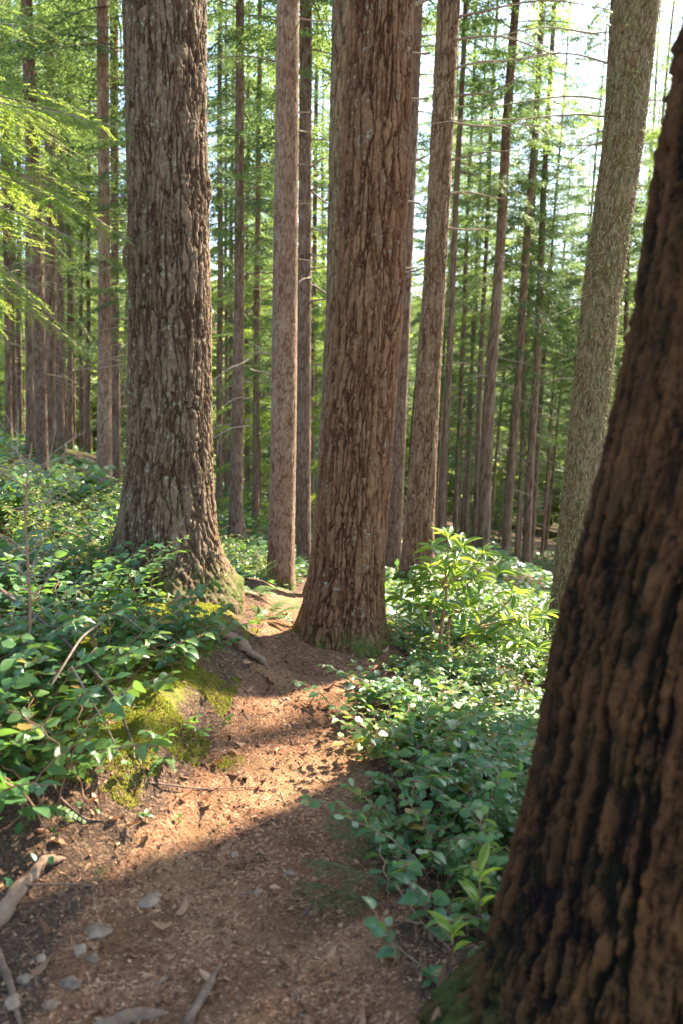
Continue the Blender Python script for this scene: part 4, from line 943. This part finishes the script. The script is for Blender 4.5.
def tuft(label, px, py, n, L, spread, seed, material='moss'):
    x, y = gpix(px, py); r = np.random.default_rng(seed); mb = MB()
    P = np.c_[r.normal(size=(n, 2)) * spread, np.zeros(n)]; D = np.c_[r.normal(size=(n, 2)) * .7, np.ones(n)]
    stamp(mb, T_leaf, F_leaf, P, D, r.normal(size=(n, 3)), L * (.5 + r.random(n)), .003, .5 * r.random(n))
    g_ = tag(link('grass_tuft', mb.mesh('grass_tuft', [M[material]], False), None, (x, y, hz(x, y) - .004)), label, 'tuft'); g_['kind'] = 'stuff'
tuft('mossy grass tuft at the right path edge below the red-brown trunk', 370, 747, 500, .035, .04, 1)
tuft('flat moss tuft on the path below the bright bank', 225, 766, 400, .02, .035, 2)
# little plants
def sprout(label, px, py, n, L, h, seed, material='salal', up=False):
    x, y = gpix(px, py); r = np.random.default_rng(seed); mb = MB(); az = np.arange(n) * 2.4 + r.random(); D = np.stack([np.cos(az), np.sin(az), .35 + .2 * r.normal(size=n)], 1)
    tube(mb, np.array([(0, 0, -.01), (.003, 0, h * .5), (0, 0, h)]), .0016, 4, .3, 1)
    P = np.c_[np.zeros((n, 2)), h * (.35 + .65 * r.random(n))]
    if up: D[:, 2] += 1.1
    stamp(mb, *(LONG_T if up else SALAL_T), P + norm(D) * .004, D, np.array([0, 0, 1.]) + .3 * r.normal(size=(n, 3)), L * (.7 + .5 * r.random(n)), L * (.34 if up else .55), r.random(n))
    tag(link('seedling', mb.mesh('seedling', [M[material], M['twig_red']]), None, (x, y, hz(x, y))), label, 'seedling')
sprout('green seedling at the foot of the massive red-brown trunk', 322, 642, 6, .05, .05, 21, 'rhodo')
sprout('pale leafy seedling against the right foot of the massive red-brown trunk', 368, 650, 9, .05, .12, 22, 'rhodo')
sprout('small star-shaped seedling on bare soil beside the foreground trunk', 432, 985, 7, .035, .02, 23)
sprout('seedling with upright yellow-green leaves beside the foreground trunk', 452, 968, 6, .07, .10, 24, 'yellow_leaf', True)
sprout('taller seedling with glowing yellow-green leaves close against the foreground trunk', 478, 935, 7, .08, .20, 25, 'yellow_leaf', True)
sprout('bluish seedling among dead leaves at the left edge of the path', 145, 822, 7, .03, .03, 26)
sprout('tiny green seedling left of the thin straight twig', 178, 822, 4, .022, .02, 27, 'rhodo')
sprout('small seedling with round leaves hanging over the bright moss', 112, 775, 5, .05, .1, 28)

# far wooded slope across the valley
def far_forest():
    r = np.random.default_rng(15); mb = MB(); n = 1700; a = np.radians(-32 + 64 * r.random(n)); d = 75 + 390 * r.random(n) ** 1.2; x, y = d * np.sin(a), d * np.cos(a); z = height(x, y)
    for q in range(70):
        f0 = r.random(n); hh = 14 + 12 * r.random(n); rad = (2.6 + 1.4 * r.random(n)) * (1 - f0) * np.sqrt(r.random(n)) + .2; an = r.random(n) * 6.283
        P = np.stack([x + rad * np.cos(an), y + rad * np.sin(an), z + hh * (.08 + .92 * f0)], 1)
        D = np.stack([np.cos(an), np.sin(an), -.25 + .2 * r.normal(size=n)], 1); L = 1.3 + 1.3 * r.random(n)
        stamp(mb, T_leaf, F_leaf, P, D, np.array([0, 0, 1.]) + .35 * r.normal(size=(n, 3)), L, L * .7, r.random(n))
    o = link('forest', mb.mesh('forest', [leaf_mat('far_needles', (.08, .13, .035), (.17, .23, .06), (.42, .52, .10), .6, .45, .2)], False)); tag(o, 'distant conifer forest on the slope across the valley', 'forest', kind='stuff')
far_forest()

def haze():
    bm = MB(); x0, x1, y0, y1, z0, z1 = -440, 440, -80, 640, -70, 150
    V = [(x, y, z) for x in (x0, x1) for y in (y0, y1) for z in (z0, z1)]
    Fc = np.array([(0, 1, 3, 2), (4, 6, 7, 5), (0, 4, 5, 1), (2, 3, 7, 6), (0, 2, 6, 4), (1, 5, 7, 3)])
    m = bpy.data.materials.new('haze_air'); m.use_nodes = True; t = m.node_tree; t.nodes.remove(t.nodes['Principled BSDF'])
    v = nd(t, 'ShaderNodeVolumePrincipled'); v.inputs['Density'].default_value = HAZE; v.inputs['Color'].default_value = (.92, .96, 1, 1); v.inputs['Anisotropy'].default_value = .5
    t.links.new(v.outputs[0], t.nodes['Material Output'].inputs['Volume'])
    o = link('haze', mesh_np('haze', np.array(V, float), [Fc], m, None, False)); tag(o, 'thin sunlit air between the trees', 'haze', kind='stuff')
if HAZE > 0: haze()


# look-alikes that still share a label: say which one, counted from the left edge of the picture
def pxof(o):
    x, y, z = o.location; return W / 2 + F * x / max(.1, y * cP)
from collections import defaultdict
byl = defaultdict(list)
for o in bpy.data.objects:
    if o.parent is None and o.get('label'): byl[o['label']].append(o)
ORD = 'first second third fourth fifth sixth seventh eighth ninth tenth eleventh twelfth thirteenth fourteenth fifteenth sixteenth seventeenth eighteenth nineteenth twentieth'.split()
for lab, os_ in byl.items():
    if 1 < len(os_) <= 20 and 'outside the picture' not in lab and 'twig lying' not in lab and len((lab + ' a b c').split()) <= 16:
        for o, q in zip(sorted(os_, key=pxof), ORD): o['label'] = f'{lab}, {q} from left'
